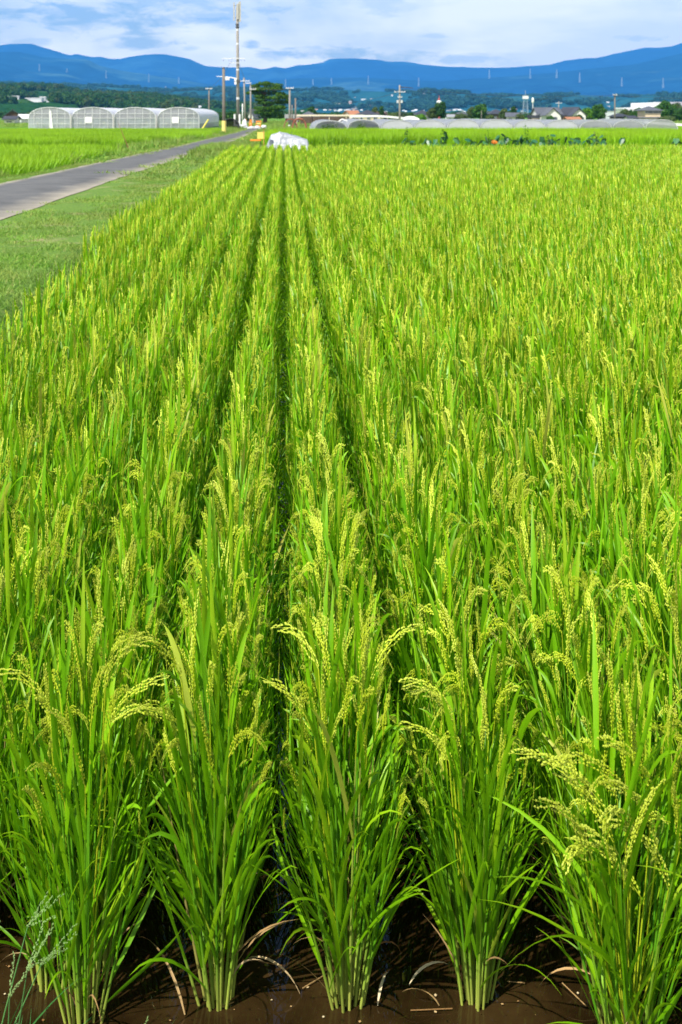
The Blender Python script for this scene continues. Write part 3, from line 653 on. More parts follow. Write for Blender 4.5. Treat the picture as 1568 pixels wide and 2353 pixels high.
for n, (x, y, k, i) in enumerate(ind):
    r = thing('rice_plant', (x, y, 0), '', 'rice plant', GRP, random.choice([0, math.pi])+random.gauss(0, .10))
    if i == 0 and k in FRONT: r['label'] = FRONT[k]
    else: r['label'] = 'heading rice plant '+ROWN.get(k, 'among the close rows at the right edge of the picture')
    s = random.uniform(.94, 1.05)
    if k == -99: s = .92
    r.scale = (s, s, s*random.uniform(.95, 1.04)); r.rotation_euler[0] = random.gauss(0, .05); r.rotation_euler[1] = random.gauss(0, .022)
    if n < NFULL:
        st, lv, pn, dd, stj = NEAR_KINDS[n % 9]
        if n < NSTEM or (i <= 1):
            for m in st: obj('stem', m, r)
            for m in dd: obj('dry_leaf', m, r)
        else: tag(obj('stems', stj, r), kind='stuff')
        for m in lv: obj('leaf', m, r)
        if (k, i) in ((3, 0), (4, 0)):
            r.rotation_euler = (0, 0, 0); r.scale = (1, 1, 1)
            for q in range(11 if k == 3 else 4):
                m = MB(); a9 = math.pi+random.uniform(-.5, 1.1); zq = random.uniform(.42, .66); xq = random.uniform(-.12, .06)
                m.tube([(xq*.2, 0, .1), (xq*.7, -.04, zq*.6), (xq, -.08, zq)], [.0022,.0018,.0014], 4, False, [.3,.3,.3], .4)
                panicle(m, (xq, -.08, zq), a9, R(random.uniform(12, 35)), R(random.uniform(50, 100)), random.uniform(.18,.25), 105, .0098, .0026, random.uniform(.6,1), .8); obj('panicle', m.mesh('panicle', EAR), r)
            for q in range(9 if k == 3 else 4):
                m = MB(); blade(m, (random.uniform(-.03,.03), -.03, random.uniform(.08,.35)), math.pi+random.uniform(-.6, 1.0), R(random.uniform(18, 42)), R(random.uniform(25, 70)), random.uniform(.35,.55), .012, 9, True, random.uniform(.2,.95), 1.6, random.uniform(-1,1)); obj('leaf', m.mesh('leaf', LEAF, True), r)
        elif i == 0 and k in (-1, 0, 1, 2):
            for q in range(3):
                m = MB(); a9 = math.pi*random.choice([.0, 1.0, 1.0])+random.uniform(-.7,.7)-r.rotation_euler[2]; xq, yq = math.cos(a9)*.07, math.sin(a9)*.07; zq = random.uniform(.58, .76)
                m.tube([(xq*.2, yq*.2, .1), (xq*.7, yq*.7, zq*.6), (xq, yq, zq)], [.0022,.0018,.0014], 4, False, [.3,.3,.3], .4)
                panicle(m, (xq, yq, zq), a9, R(random.uniform(12, 30)), R(random.uniform(55, 110)), random.uniform(.15,.20), 90, .0092, .0022, random.uniform(.6,1), .8); obj('panicle', m.mesh('panicle', EAR), r)
            for q in range(7):
                m = MB(); a9 = random.uniform(0, 6.28); blade(m, (math.cos(a9)*.02, math.sin(a9)*.02, random.uniform(.10,.35)), a9, R(random.uniform(15, 38)), R(random.uniform(5, 55)), random.uniform(.25,.42), .011, 9, True, random.uniform(.1,.98), 1.6, random.uniform(-1,1)); obj('leaf', m.mesh('leaf', LEAF, True), r)
        for m in pn: obj('panicle', m, r)
    else:
        stj, lvj, pn = MID_KINDS[n % 9]
        tag(obj('stems', stj, r), kind='stuff'); tag(obj('leaves', lvj, r), kind='stuff')
        for m in pn: obj('panicle', m, r)
# the rest of the field: one mass of instances
K2 = []
for s in range(5):
    st, lv, pn, dd = make_hill(300+s, 2); o = MB()
    o.m = 0
    for m in st+lv: o.add(m.v, m.f, m.t); o.r[-len(m.v):] = m.r
    o.m = 1
    for m in pn: o.add(m.v, m.f, m.t); o.r[-len(m.v):] = m.r
    K2.append(o.mesh('rice_tuft', [LEAF, EAR], False))
for s in range(4):
    st, lv, pn, dd = make_hill(400+s, 3); o = MB(); o.m = 0
    for m in lv: o.add(m.v, m.f, m.t); o.r[-len(m.v):] = m.r
    o.m = 1
    for m in pn: o.add(m.v, m.f, m.t); o.r[-len(m.v):] = m.r
    K2.append(o.mesh('rice_tuft_far', [LEAF, EAR], False))
random.seed(5)
P = []; RO = []; SC = []; ID = []
for (x, y, k, i) in rest:
    P.append((x, y, 0)); RO.append((random.gauss(0,.06), random.gauss(0,.018), random.choice([0, math.pi])+random.gauss(0,.09)))
    wv = float(vnoise(np.array(x*.5), np.array(y*.35), 31)); s = .95+.08*wv+random.gauss(0, .018); s *= 1.05 if y > 40 else 1; SC.append((s, s, s))
    d = math.hypot(x, y); ID.append(random.randrange(5) if d < random.uniform(19, 24) else 5+random.randrange(4))
scatter('rice_field', P, RO, SC, ID, K2, 'ripening rice standing in rows over the rest of the near field')

# denser far rice: tiles of blades
def rice_tile(seed, mt, w=1.2, n=420, hh=.85, ww=.024):
    random.seed(seed); o = MB()
    for _ in range(n):
        az = random.uniform(0, 6.28); x, y = random.uniform(-w/2, w/2), random.uniform(-w/2, w/2); low = random.uniform(.0,.35)*hh
        blade(o, (x, y, low), az, R(random.uniform(2,16)), R(random.uniform(5,45)), (hh-low)*random.uniform(.8,1.1), ww, 3, False, random.random(), 1.7)
    return o.mesh('rice_tile', mt)
RT = [rice_tile(s, FARRICE) for s in (1,2,3)]
def fill(name, poly, step, z, label, hs=1.0):
    xs = [p[0] for p in poly]; ys = [p[1] for p in poly]; P = []
    def inside(x, y):
        c = False; n = len(poly)
        for i in range(n):
            (x1, y1), (x2, y2) = poly[i], poly[(i+1) % n]
            if (y1 > y) != (y2 > y) and x < (x2-x1)*(y-y1)/(y2-y1)+x1: c = not c
        return c
    y = min(ys)
    while y < max(ys):
        x = min(xs)
        while x < max(xs):
            a, b_ = x+random.uniform(-.15,.15)*step, y+random.uniform(-.15,.15)*step
            if inside(a, b_) and -.2174*b_-3 < a < .3053*b_+4: P.append((a, b_, z))
            x += step
        y += step
    return scatter(name, P, [(0,0,random.choice([0,1.5708,3.1416,4.712])+random.uniform(-.2,.2)) for _ in P], [(1,1,hs*random.uniform(.94,1.05)) for _ in P], [random.randrange(3) for _ in P], RT, label)
random.seed(3)
fill('rice_field', [(-.45,58.8),(24.2,58.8),(24.2,84),(-.45,84)], 1.0, 0.0, 'taller bright green rice field beyond the grassy bund', 1.42)
fill('rice_field', [(25.0,61),(60,61),(60,85),(25,85)], 1.1, 0.0, 'lower pale green rice field right of the taller one', .95)
fill('rice_field', [(-18,30),(-9.0,30),(-7.9,38.4),(-7.4,54),(-7.6,58),(-8.4,59.5),(-20,60)], 1.0, -.2, 'nearest rice field on the far side of the lane', 1.12)
fill('rice_field', [(-30,73.5),(-9.0,70.5),(-7.2,80),(-6.1,95),(-5.6,122),(-40,123)], 1.05, -.2, 'second rice field on the far side of the lane, before the greenhouses', 1.15)
fill('rice_field', [(30,100),(60,100),(60,150),(30,150)], 1.2, GND-.2, 'flat light green rice field at the right beyond the netted tunnels', .75)

# short grass on banks
def grass_tuft(seed, w=.5, n=150, hh=.07, ww=.006, seg=3, mt=GRASS):
    random.seed(seed); o = MB()
    for _ in range(n):
        blade(o, (random.uniform(-w/2,w/2), random.uniform(-w/2,w/2), -.01), random.uniform(0,6.28), R(random.uniform(5,45)), R(random.uniform(10,70)), hh*random.uniform(.4,1.4), ww, seg, False, random.random(), 1.5)
    return o.mesh('grass_tuft', mt)
GT = [grass_tuft(1), grass_tuft(2, hh=.10), grass_tuft(3, n=110, hh=.16, ww=.009), grass_tuft(4, w=1.2, n=160, hh=.14, ww=.018, seg=2), grass_tuft(5, w=1.2, n=160, hh=.26, ww=.022, seg=2)]
random.seed(21); P = []; ID = []; SC = []
def gz(x, y): return float(bankz(np.array([x]), np.array([y]))[0])
y = 5.0
while y < 173:
    st = .30 if y < 16 else (.42 if y < 34 else .9); a, b_ = road_n(y)+.05, -2.06
    x = float(a)
    while x < b_:
        xx, yy_ = x+random.uniform(-.5,.5)*st, y+random.uniform(-.5,.5)*st
        edge = (xx-a)
        if xx > -.2174*yy_-1.2 and not (edge < .5 and random.random() < .6-edge) and float(fbm(np.array(xx*1.3), np.array(yy_*1.3), 3, 55)) < .62-.16*max(0, 1-edge/1.2):
            lush = xx > -2.4 or (y > 46 and y < 60 and xx > -3.0)
            P.append((min(b_, xx), yy_, gz(xx, yy_))); 
            if y < 34: ID.append(2 if (lush and random.random() < .7) else random.choice([0,0,1]))
            else: ID.append(4 if lush else 3)
            s = random.uniform(.8,1.3); SC.append((s, s, s*(1.25 if lush else .8)))
        x += st
    y += st
scatter('grass', P, [(0,0,random.uniform(0,6.28)) for _ in P], SC, ID, GT, 'mown grass with brown patches on the bank beside the lane', 'grass')
P = []; SC = []; ID = []
y = 24.0
while y < 170:
    st = .4 if y < 45 else .9; a = float(road_f(y)); x = a-3.0
    while x < a+.05:
        xx, yy_ = x+random.uniform(-.5,.5)*st, y+random.uniform(-.5,.5)*st; e = a-xx
        if not (y > 60 and e > 2.0) and random.random() > (.5-e if e < .4 else 0):
            z = float(bankl(np.array([min(xx, a)]), np.array([yy_]))[0]); P.append((xx, yy_, z)); s = random.uniform(.8,1.3); tall = e > .9
            SC.append((s, s, s*(1.5 if tall else .8))); ID.append((2 if tall else 1) if y < 45 else (4 if tall else 3))
        x += st
    y += st
scatter('grass', P, [(0,0,random.uniform(0,6.28)) for _ in P], SC, ID, GT, 'taller grass on the verge across the lane', 'grass')
P = []; SC = []; ID = []
for _ in range(2600):
    x = random.uniform(-1.95, 30); y = random.uniform(53.2, 58.4); P.append((x, y, float(bundz(np.array([x]), np.array([y]))[0])-.02)); s = random.uniform(.8,1.3); SC.append((s,s,s*(1.3 if x < .2 else .9))); ID.append(random.choice([3,4]))
for _ in range(1500):
    x = random.uniform(-3.0, -1.2); y = random.uniform(52.6, 63); 
    P.append((x, y, GND-.02)); s = random.uniform(.9,1.4); SC.append((s,s,s*1.25)); ID.append(4)
for _ in range(160):
    y = random.uniform(58.6, 86); x = random.uniform(-2.1, -.7); P.append((x, y, GND-.02)); s = random.uniform(.8,1.2); SC.append((s,s,s*.8)); ID.append(3)
for _ in range(5200):
    y = random.uniform(86, 175); x = random.uniform(-3, .31*y); 
    if x > -2+0*y: P.append((x, y, GND-.02)); s = random.uniform(1,1.8); SC.append((s,s,s*.9)); ID.append(random.choice([3,3,4]))
for _ in range(3000):
    y = random.uniform(176, 330); x = random.uniform(-.22*y, .31*y)
    if not (-27 < x < -7 and y < 205): P.append((x, y, GND-.02)); s = random.uniform(1.5,3); SC.append((s,s,s*.6)); ID.append(random.choice([3,4]))
for _ in range(700):
    y = random.uniform(124, 149); x = random.uniform(-.22*y, -5); P.append((x, y, GND-.02)); s = random.uniform(1,1.8); SC.append((s,s,s*.9)); ID.append(3)
scatter('grass', P, [(0,0,random.uniform(0,6.28)) for _ in P], SC, ID, GT, 'grass on the bund and the plots around the netted tunnels', 'grass')
# ------------------------------------------------------------------ greenhouses
random.seed(31)
GD, GL = 150.0, 46.0
def arch(w, h, eave, n=18, ex=.85):
    pts = [(-w/2, 0), (-w/2, eave*.5)]
    for i in range(n+1):
        a = math.pi*(1-i/n); pts.append((w/2*math.cos(a), eave+(h-eave)*math.sin(a)**ex))
    return pts+[(w/2, eave*.5), (w/2, 0)]
GLAB = ['leftmost plastic greenhouse with a plain end wall and a bright slanting streak', 'second plastic greenhouse from the left, with a white panel on its end wall', 'third plastic greenhouse from the left, without a panel on its end wall', 'rightmost plastic greenhouse whose long side shows, with a white panel on its end wall']
for g, (pl0, pr0) in enumerate([(65, 163), (164, 261), (262, 359), (362, 459)]):
    x0, x1 = at(pl0, GD), at(pr0, GD); w = x1-x0-.12; xc = (x0+x1)/2; h = zz(246.5, GD)-GND; eave = zz(271, GD)-GND
    t = thing('greenhouse', (xc, GD, GND), GLAB[g], 'greenhouse', 'arched plastic greenhouses in a row')
    ar = arch(w, h, eave)
    o = MB(); nseg = 24; vs = [(x, GL*j/nseg, z+.02*math.sin(j*2.1)) for j in range(nseg+1) for x, z in ar]; n = len(ar)
    o.add(vs, [(j*n+i, j*n+i+1, (j+1)*n+i+1, (j+1)*n+i) for j in range(nseg) for i in range(1, n-2)]); o.build('roof_film', FILMROOF, t, True)
    o = MB(); o.add([(x, GL*j/8, z) for j in range(9) for x, z in (ar[0], ar[1])]+[(x, GL*j/8, z) for j in range(9) for x, z in (ar[-2], ar[-1])], [(2*j, 2*j+1, 2*j+3, 2*j+2) for j in range(8)]+[(18+2*j, 18+2*j+1, 18+2*j+3, 18+2*j+2) for j in range(8)]); o.build('side_curtain', FILMLOW, t)
    up = [(x, z) for x, z in ar if z >= eave]
    for yy_, nm in ((.0, 'gable_film'), (GL, 'gable_film')):
        MB().add([(x, yy_, z) for x, z in up], [tuple(range(len(up)))]).build(nm, FILMWALL, t)
        MB().add([(-w/2, yy_, 0), (-w/2, yy_, eave-.01), (w/2, yy_, eave-.01), (w/2, yy_, 0)], [(0,1,2,3)]).build('end_film', FILMLOW, t)
    MB().tube([(x, -.04, z) for x, z in ar], .045, 6).build('end_hoop', STEELW, t)
    for k in range(-2, 3):
        xx = k*w/5.4; zt = eave+(h-eave)*math.sin(math.acos(min(1, abs(xx)/(w/2))))**.85
        MB().box(xx-.025, xx+.025, -.06, -.015, 0, zt).build('end_post', STEELW, t)
    for zr in (eave*.02+.06, eave*.5, eave, eave+(h-eave)*.42):
        ww = w/2 if zr <= eave else w/2*.88
        MB().box(-ww, ww, -.075, -.062, zr-.025, zr+.025).build('end_rail', STEELW, t)
    for j in range(1, 12): MB().tube([(x*.995, GL*j/12, z*.993) for x, z in ar], .02, 4).build('hoop', STEELW, t)
    MB().box(-.03, .03, .05, GL, h-.09, h-.05).build('ridge_pipe', STEELW, t)
    MB().box(-w*.36, w*.36, 1, GL-1, .0, .32).build('planting_bed', mat('bed_foliage', (.05,.10,.02), .9, (3, (.10,.10,.04), .4, .7), (4, .8, .1)) if g == 0 else bpy.data.materials['bed_foliage'], t)
    if g in (1, 3):
        px = -.05 if g == 1 else .02
        MB().box(px-.78, px+.02, -.12, -.085, zz(282, GD)-GND, zz(268.3, GD)-GND).build('white_panel', WHITE, t)
    if g == 0:
        MB().add([(.05, -.09, 0), (.42, -.09, 0), (.18, -.09, h*.86), (.0, -.09, h*.86)], [(0,1,2,3)]).build('loose_film', WHITE, t)
    for sx in (-.3, .28):
        MB().box(w*sx-.07, w*sx+.07, .3, .33, .55, .85).build('sticky_sheet', YELLOW, t)
for k, px in enumerate((163.6, 261.6, 360.4)):
    x = at(px, GD); o = MB().box(-.05, .05, -.35, -.22, -.1, 1.75).build('gutter_post', mat('grey_post', (.45,.44,.42), .8, (4, (.36,.35,.33), .4, .7)) if k == 0 else bpy.data.materials['grey_post'])
    o.location = (x, GD, GND); tag(o, ['grey post standing between the leftmost and the second greenhouse', 'grey post standing between the second and third greenhouses', 'grey post standing between the third and the rightmost greenhouse'][k], 'post', 'posts between the greenhouses')
t = thing('net_hoop_shelter', (at(529, 146), 146, GND), 'low black netted hoop shelter beside the rightmost greenhouse', 'shelter')
ar = arch(1.9, 1.25, .3, 12); o = MB(); n = len(ar); o.add([(x, 4*j/6, z) for j in range(7) for x, z in ar], [(j*n+i, j*n+i+1, (j+1)*n+i+1, (j+1)*n+i) for j in range(6) for i in range(n-1)]); o.build('net_cover', BLACKN, t, True)
MB().tube([(x, -.03, z) for x, z in ar], .03, 6).build('front_hoop', DARKM, t); MB().add([(x, 4, z) for x, z in ar], [tuple(range(n))]).build('back_net', BLACKN, t)
o = MB().tube([(0,0,0),(.75,0,1.15)], [.09,.09], 8).build('guy_wire_cover', YELLOW); o.location = (at(464, 148), 148, GND); tag(o, 'slanting yellow guy wire cover in front of the greenhouse side', 'wire guard')

# ------------------------------------------------------------------ netted tunnels
TD = 92.0; tw = 2.33; x = at(722, TD)
TL = ['first netted tunnel from the left, its open end showing a wide green bush', 'second netted tunnel from the left, its open end showing a small round bush', 'third netted tunnel from the left', 'fourth netted tunnel from the left', 'fifth netted tunnel, fourth before the thin-netted end ones', 'sixth netted tunnel, under the bright green bushy tree', 'seventh netted tunnel, left of the one under the lattice tower', 'eighth netted tunnel, below the grey gabled house', 'ninth netted tunnel, through whose thin net green shows faintly', 'tenth netted tunnel, second from the right end, with green plants inside', 'rightmost netted tunnel, thinnest net with plants clearly showing']
for g in range(11):
    th = 1.32+random.uniform(-.04,.04); t = thing('netted_tunnel', (x+tw/2, TD+random.uniform(-.3,.3), GND), TL[g], 'netted tunnel', 'low netted tunnels behind the rice')
    ar = arch(tw-.02, th, .30, 16, .5); n = len(ar); nm = NET if g < 8 else NETTHIN
    o = MB(); LN = 16; o.add([(xx+.012*math.sin(j*3.3+i), LN*j/16, zv+.03*math.cos(j*math.pi)*(1 if 2 < i < n-3 else 0)) for j in range(17) for i, (xx, zv) in enumerate(ar)], [(j*n+i, j*n+i+1, (j+1)*n+i+1, (j+1)*n+i) for j in range(16) for i in range(n-1)]); o.build('net_roof', nm, t, True)
    for j in range(0, 9): MB().tube([(xx, LN*j/8-.01, zv) for xx, zv in ar], .02, 4).build('hoop', STEELW, t)
    if g > 1: MB().add([(xx, 0, zv) for xx, zv in ar], [tuple(range(n))]).build('end_net', NETEND if g < 8 else nm, t)
    MB().add([(xx, LN, zv) for xx, zv in ar], [tuple(range(n))]).build('end_net', nm, t)
    if g in (0, 1):   # an opening with a bush in it
        c = MB(); clump(c, (-.1, 1.2, .55), (.8, .42)[g], .8, .5, 420, .07); b_ = c.build('shrub', T_LIME); b_.location = (x+tw/2, TD, GND); tag(b_, ['wide green bush inside the open end of the first netted tunnel', 'small round green bush inside the open end of the second netted tunnel'][g], 'shrub')
    elif g > 7:
        for q in range(4):
            c = MB(); clump(c, (random.uniform(-.4,.4), 0, .45), .6, .6, .45, 170, .09); b_ = c.build('shrub', (T_MID, T_DARK)[q % 2]); b_.location = (x+tw/2, TD+1.5+q*3, GND); tag(b_, 'leafy green plant growing under the thin net of the '+('ninth' if g == 8 else 'tenth' if g == 9 else 'rightmost')+' tunnel', 'plant', 'plants under the thin nets')
    x += tw+.005
# rusty bare hoops left of the tunnels
for k, (p0, p1, top, d, lab) in enumerate([(653, 683, 273.5, 150, 'thin rusty hoop pipe rising from the pole feet, left of the other rusty hoop'), (672, 704, 272.8, 148, 'thick rust-red hoop pipe arching down to the grass')]):
    a, b_ = at(p0, d), at(p1, d); h = zz(top, d)-GND+.05
    o = MB().tube([((a-b_)/2*math.cos(q*math.pi/12), 0, max(0, h*math.sin(q*math.pi/12)**.8)) for q in range(13)], .07+.05*k, 6).build('hoop_pipe', RUST); o.location = ((a+b_)/2, d, GND-.02); tag(o, lab, 'pipe hoop', 'rusty hoop pipes')

# ------------------------------------------------------------------ poles
def insul(mb, x, y, z): mb.tube([(x,y,z),(x,y,z+.06),(x,y,z+.13)], [.03,.045,.02], 6)
def pole(px, d, ytop, r0, m, label, name='utility_pole', arms=(), lean=0, cat='utility pole', tr=False, yg=False, grp='utility poles'):
    h = zz(ytop, d)-GND; t = thing(name, (at(px, d), d, GND), label, cat, grp)
    MB().tube([(0,0,-.3),(lean*h*.5,0,h*.5),(lean*h,0,h)], [r0, r0*.85, r0*.7], 12).build('pole', m, t, True)
    for (f, w, off) in arms:
        o = MB(); z = h*f; o.box(lean*z-w/2+off, lean*z+w/2+off, -r0-.1, -r0+.0, z-.05, z+.05); o.build('crossarm', STEELW, t)
        for q in (-.46, -.16, .18, .46):
            i_ = MB(); insul(i_, lean*z+off+w*q, -r0-.05, z+.05); i_.build('insulator', WHITE if d < 200 else STEELW, t)
    if tr:
        for sx in (-.42, .42):
            MB().tube([(sx*.75,-.1,h*.56),(sx*.75,-.1,h*.56+.42)], [.16,.16], 10).build('transformer', STEELW, t)
        MB().tube([(0,-.05,h*.955),(1.0,-.05,h*.945),(2.0,-.05,h*.93)], .05, 6).build('jumper_arm', DARKM, t)
    if yg: MB().tube([(0,0,.02),(0,0,1.15)], [r0+.03,r0+.03], 12).build('wire_guard', PALEYEL, t)
    return t, h
t, h = pole(515, 118, 155, .17, WOODP, 'weathered grey-brown pole with a pale yellow guard at its foot beside the lane', name='pole', yg=True, lean=-.007)
MB().tube([(-.012*h,0,h-.02),(-.012*h,0,h+.03)], .16, 10).build('pole_cap', DARKM, t)
# tall mast-like pole
D0 = 168.0; h = zz(2, D0)-GND; t = thing('antenna_pole', (at(547.5, D0), D0, GND), 'very tall concrete pole topped by upright phone antennas', 'antenna pole', 'utility poles')
lx = -.007
MB().tube([(0,0,-.3),(lx*h*.45,0,h*.45),(lx*h*.95,0,h*.95)], [.215,.20,.165], 14).build('pole', CONC, t, True)
def X_(z): return lx*z
for (py0, py1) in ((66, 70), (98, 102), (158, 164), (223, 228)):
    z0, z1 = zz(py1, D0)-GND, zz(py0, D0)-GND; MB().tube([(X_(z0),0,z0),(X_(z1),0,z1)], [.222-.05*z0/h]*2, 14).build('pale_band', STEELW, t)
for (dx, dy, y0, y1, w) in ((-.52, -.1, 5, 47, .11), (-.05, -.28, 8, 44, .17), (.22, -.15, 3, 50, .20)):
    z0, z1 = zz(y1, D0)-GND, zz(y0, D0)-GND; o = MB(); o.box(dx-w*.8, dx+w*.7, dy-.12, dy+.08, z0, z1); a = o.build('antenna_panel', mat('antenna_grey', (.42,.41,.36), .6, (3, (.34,.33,.30), .4, .7)) if dx < -.5 else bpy.data.materials['antenna_grey'], t)
    for z in (z0+.4, z1-.4): MB().box(min(dx, X_(z)), max(dx, X_(z))+.01, dy+.09, .1, z-.03, z+.03).build('bracket', DARKM, t)
for z in (zz(56, D0)-GND, zz(62, D0)-GND): MB().tube([(X_(z),0,z-.12),(X_(z),0,z+.12)], .24, 10).build('collar', DARKM, t)
z = zz(134, D0)-GND; MB().box(X_(z)-1.95, X_(z)+.95, -.40, -.30, z-.05, z+.05).build('crossarm', STEELW, t)
for q in (-1.85, -1.1, .45, .9):
    i_ = MB(); insul(i_, X_(z)+q, -.35, z-.30); i_.build('insulator', DARKM, t)
z = zz(144, D0)-GND; MB().box(X_(z)-1.0, X_(z)+.2, -.38, -.30, z-.04, z+.04).build('crossarm', STEELW, t)
z = zz(178.5, D0)-GND; MB().tube([(X_(z)-.1,-.3,z-.1),(X_(z)-.9,-.3,z+.05),(X_(z)-1.7,-.3,z+.12),(X_(z)-2.75,-.3,z+.2)], [.05,.07,.05,.04], 7).build('side_arm', WHITE, t)
MB().box(X_(z)-1.75, X_(z)-1.05, -.45, -.15, z-.30, z+.02).build('closure_box', STEELW, t)
for zq in (zz(184, D0)-GND, zz(190, D0)-GND): MB().box(X_(zq)-.42, X_(zq)-.15, -.45, -.2, zq-.2, zq+.22).build('equipment_box', WHITE, t)
MB().box(X_(zz(187,D0))+.05, X_(zz(187,D0))+.32, -.45, -.25, zz(190,D0)-GND, zz(183,D0)-GND).build('equipment_box', DARKM, t)
for dx in (-.42, .22): MB().tube([(dx,-.45,0),(dx,-.45,1.75)], .13, 10).build('pipe_sleeve', WHITE, t)
PO = [(480.5, 215, 202, .15, WOODP, 'dark grey pole rising behind the rightmost greenhouse roof', [(.985,1.1,0)], 0),
      (564.0, 195, 178, .16, CONC, 'leaning grey pole with an orange guard right of the tall antenna pole', [(.93,1.5,.1)], -.028),
      (577.0, 185, 191, .15, CONC, 'grey pole with a side arm before the left part of the big tree', [(.86,.9,.3),(1.0,.8,-.3)], -.012),
      (666.0, 180, 201, .17, CONC, 'light grey pole with a crossarm at the right edge of the big layered tree', [(.985,1.05,0)], .0),
      (671.5, 205, 240, .12, WOODP, 'thin short dark pole directly right of the light grey pole', [], .0),
      (679.5, 178, 225, .15, WOODP, 'shorter brown-grey pole, rightmost of the poles by the big layered tree', [], -.002),
      (557.5, 230, 238, .10, WHITE, 'thin short white post right of the foot of the tall antenna pole', [], .0),
      (919.0, 200, 195, .17, CONC, 'grey pole with two round transformers standing alone in the middle distance', [(.83,1.7,0),(.70,.7,0)], -.0),
      (1413.5, 210, 217, .15, WOODP, 'bare dark pole in front of the white factory wall', [(.985,.7,0)], -.0),
      (1284.5, 330, 232, .16, CONC, 'faint grey pole behind the grey gabled houses', [(.9,1.6,0)], .0),
      (1107.0, 300, 254, .12, WOODP, 'small thin pole at the foot of the bright green bushy tree', [], .0)]
PT = {}
for (px, d, yt, r0, m, lab, arms, lean) in PO:
    PT[px] = pole(px, d, yt, r0, m, lab, arms=arms, lean=lean, tr=(px == 919.0), name='utility_pole')[0]
tg = MB().tube([(0,0,.0),(0,0,1.0)], [.22,.22], 10); tg.build('wire_guard', ORANGE, PT[564.0])
tg = MB().tube([(0,0,.0),(0,0,1.0)], [.20,.20], 10); tg.build('wire_guard', ORANGE, PT[577.0])
def wire(name, pts, label, rad=.022):
    (x0,y0,z0), (x1,y1,z1), sag = pts; P = []
    for i in range(17):
        t = i/16; P.append((x0+(x1-x0)*t, y0+(y1-y0)*t, z0+(z1-z0)*t-sag*4*t*(1-t)))
    tag(MB().tube(P, rad, 4).build(name, DARKM), label, 'wire', 'overhead wires')
def W(px, py, d): return (at(px, d), d, zz(py, d))
wire('overhead_wire', (W(919,200,199.7), W(1413,217.5,209.7), .7), 'upper wire strung from the transformer pole to the bare dark pole')
wire('overhead_wire', (W(919,203,199.7), W(1413,219,209.7), 1.0), 'second wire strung from the transformer pole to the bare dark pole', .018)
wire('overhead_wire', (W(1413,218,209.7), W(1700,222,214), .4), 'wire running right from the bare dark pole out of the picture')
wire('overhead_wire', (W(919,209,199.7), W(677,227,178), 1.1), 'wire running left from the transformer pole to the poles by the big tree')
wire('overhead_wire', (W(666,202,179.7), W(577,196,184.7), .4), 'wire passing in front of the big layered tree')
wire('overhead_wire', (W(547,134,167.5), W(564,181,194.7), .3), 'wire from the tall antenna pole down to the leaning pole', .02)
wire('overhead_wire', (W(534,135,167.5), W(480,203,214.7), .6), 'wire from the tall antenna pole to the pole behind the greenhouse', .018)
wire('overhead_wire', (W(480,203,214.7), W(60,196,260), 1.0), 'wire running left over the greenhouses', .015)

# ------------------------------------------------------------------ small things by the lane
random.seed(41)
TARP = bpy.data.materials.new('silver_tarp'); TARP.use_nodes = True
nt = TARP.node_tree; L = nt.links.new; b = nt.nodes['Principled BSDF']; b.inputs['Roughness'].default_value = .38; b.inputs['Base Color'].default_value = (.5,.52,.56,1); b.inputs['Metallic'].default_value = .15
tc = nt.nodes.new('ShaderNodeTexCoord'); v = N(nt, 'ShaderNodeTexNoise', in_Scale=3.2, in_Detail=5, in_Roughness=.55, in_Distortion=1.5); L(tc.outputs['Object'], v.inputs['Vector'])
rr_ = ramp(nt, [(.35, (.26,.28,.31)), (.6, (.44,.46,.50))]); L(v.outputs[0], rr_.inputs[0]); L(rr_.outputs[0], b.inputs['Base Color'])
bp = N(nt, 'ShaderNodeBump', in_Strength=1, in_Distance=.05); L(v.outputs[0], bp.inputs['Height']); L(bp.outputs[0], b.inputs['Normal'])
TX, TY = at(660, 56), 56.0
t = thing('covered_pile', (TX, TY, GND), 'heap under a crumpled silver-white tarp on the grassy bund', 'tarp heap')
nx, ny = 46, 30; vs = []
def tarpz(u, v):   # u along x -1..1, v along y -1..1
    rid = 1.12-.30*(u+.35) if u > -.35 else 1.08-.25*(-.35-u)
    e = min(1, (1-abs(u))*(3.2 if u < 0 else 9.0)); f = min(1, (1-abs(v))*2.2)
    return max(0, rid*min(1, e**.8)*min(1, f**.7))
for j in range(ny+1):
    for i in range(nx+1):
        u, v_ = 2*i/nx-1, 2*j/ny-1; z = tarpz(u, v_)
        w = (float(fbm(np.array(u*2+9), np.array(v_*2+z*2), 2, 15))-.5)*.13*min(1, z*3)
        vs.append((u*.99+w*.5, v_*.75+w, z*.88+w*.8))
o = MB().add(vs, [(j*(nx+1)+i, j*(nx+1)+i+1, (j+1)*(nx+1)+i+1, (j+1)*(nx+1)+i) for j in range(ny) for i in range(nx)]); o.build('tarp', TARP, t, True)
MB().tube([(-.42,-.76,.02),(-.38,-.62,.45),(-.36,-.40,.88),(-.35,0,1.1),(-.36,.4,.9),(-.4,.76,.02)], .008, 5).build('rope', DARKM, t)
MB().tube([(.15,-.76,.02),(.18,-.62,.44),(.2,-.38,.82),(.2,0,.98),(.2,.4,.8),(.2,.76,.02)], .008, 5).build('rope', DARKM, t)
c = MB()
for q in range(16): blade(c, (random.uniform(-.08,.08), 0, 0), random.uniform(0,6.28), R(random.uniform(5,60)), R(40), random.uniform(.25,.6), .05, 4, False, random.random())
o = c.build('weed', T_LIME); o.location = (at(671, 54.9), 54.9, GND); tag(o, 'green weed growing in front of the silver tarp heap', 'weed')
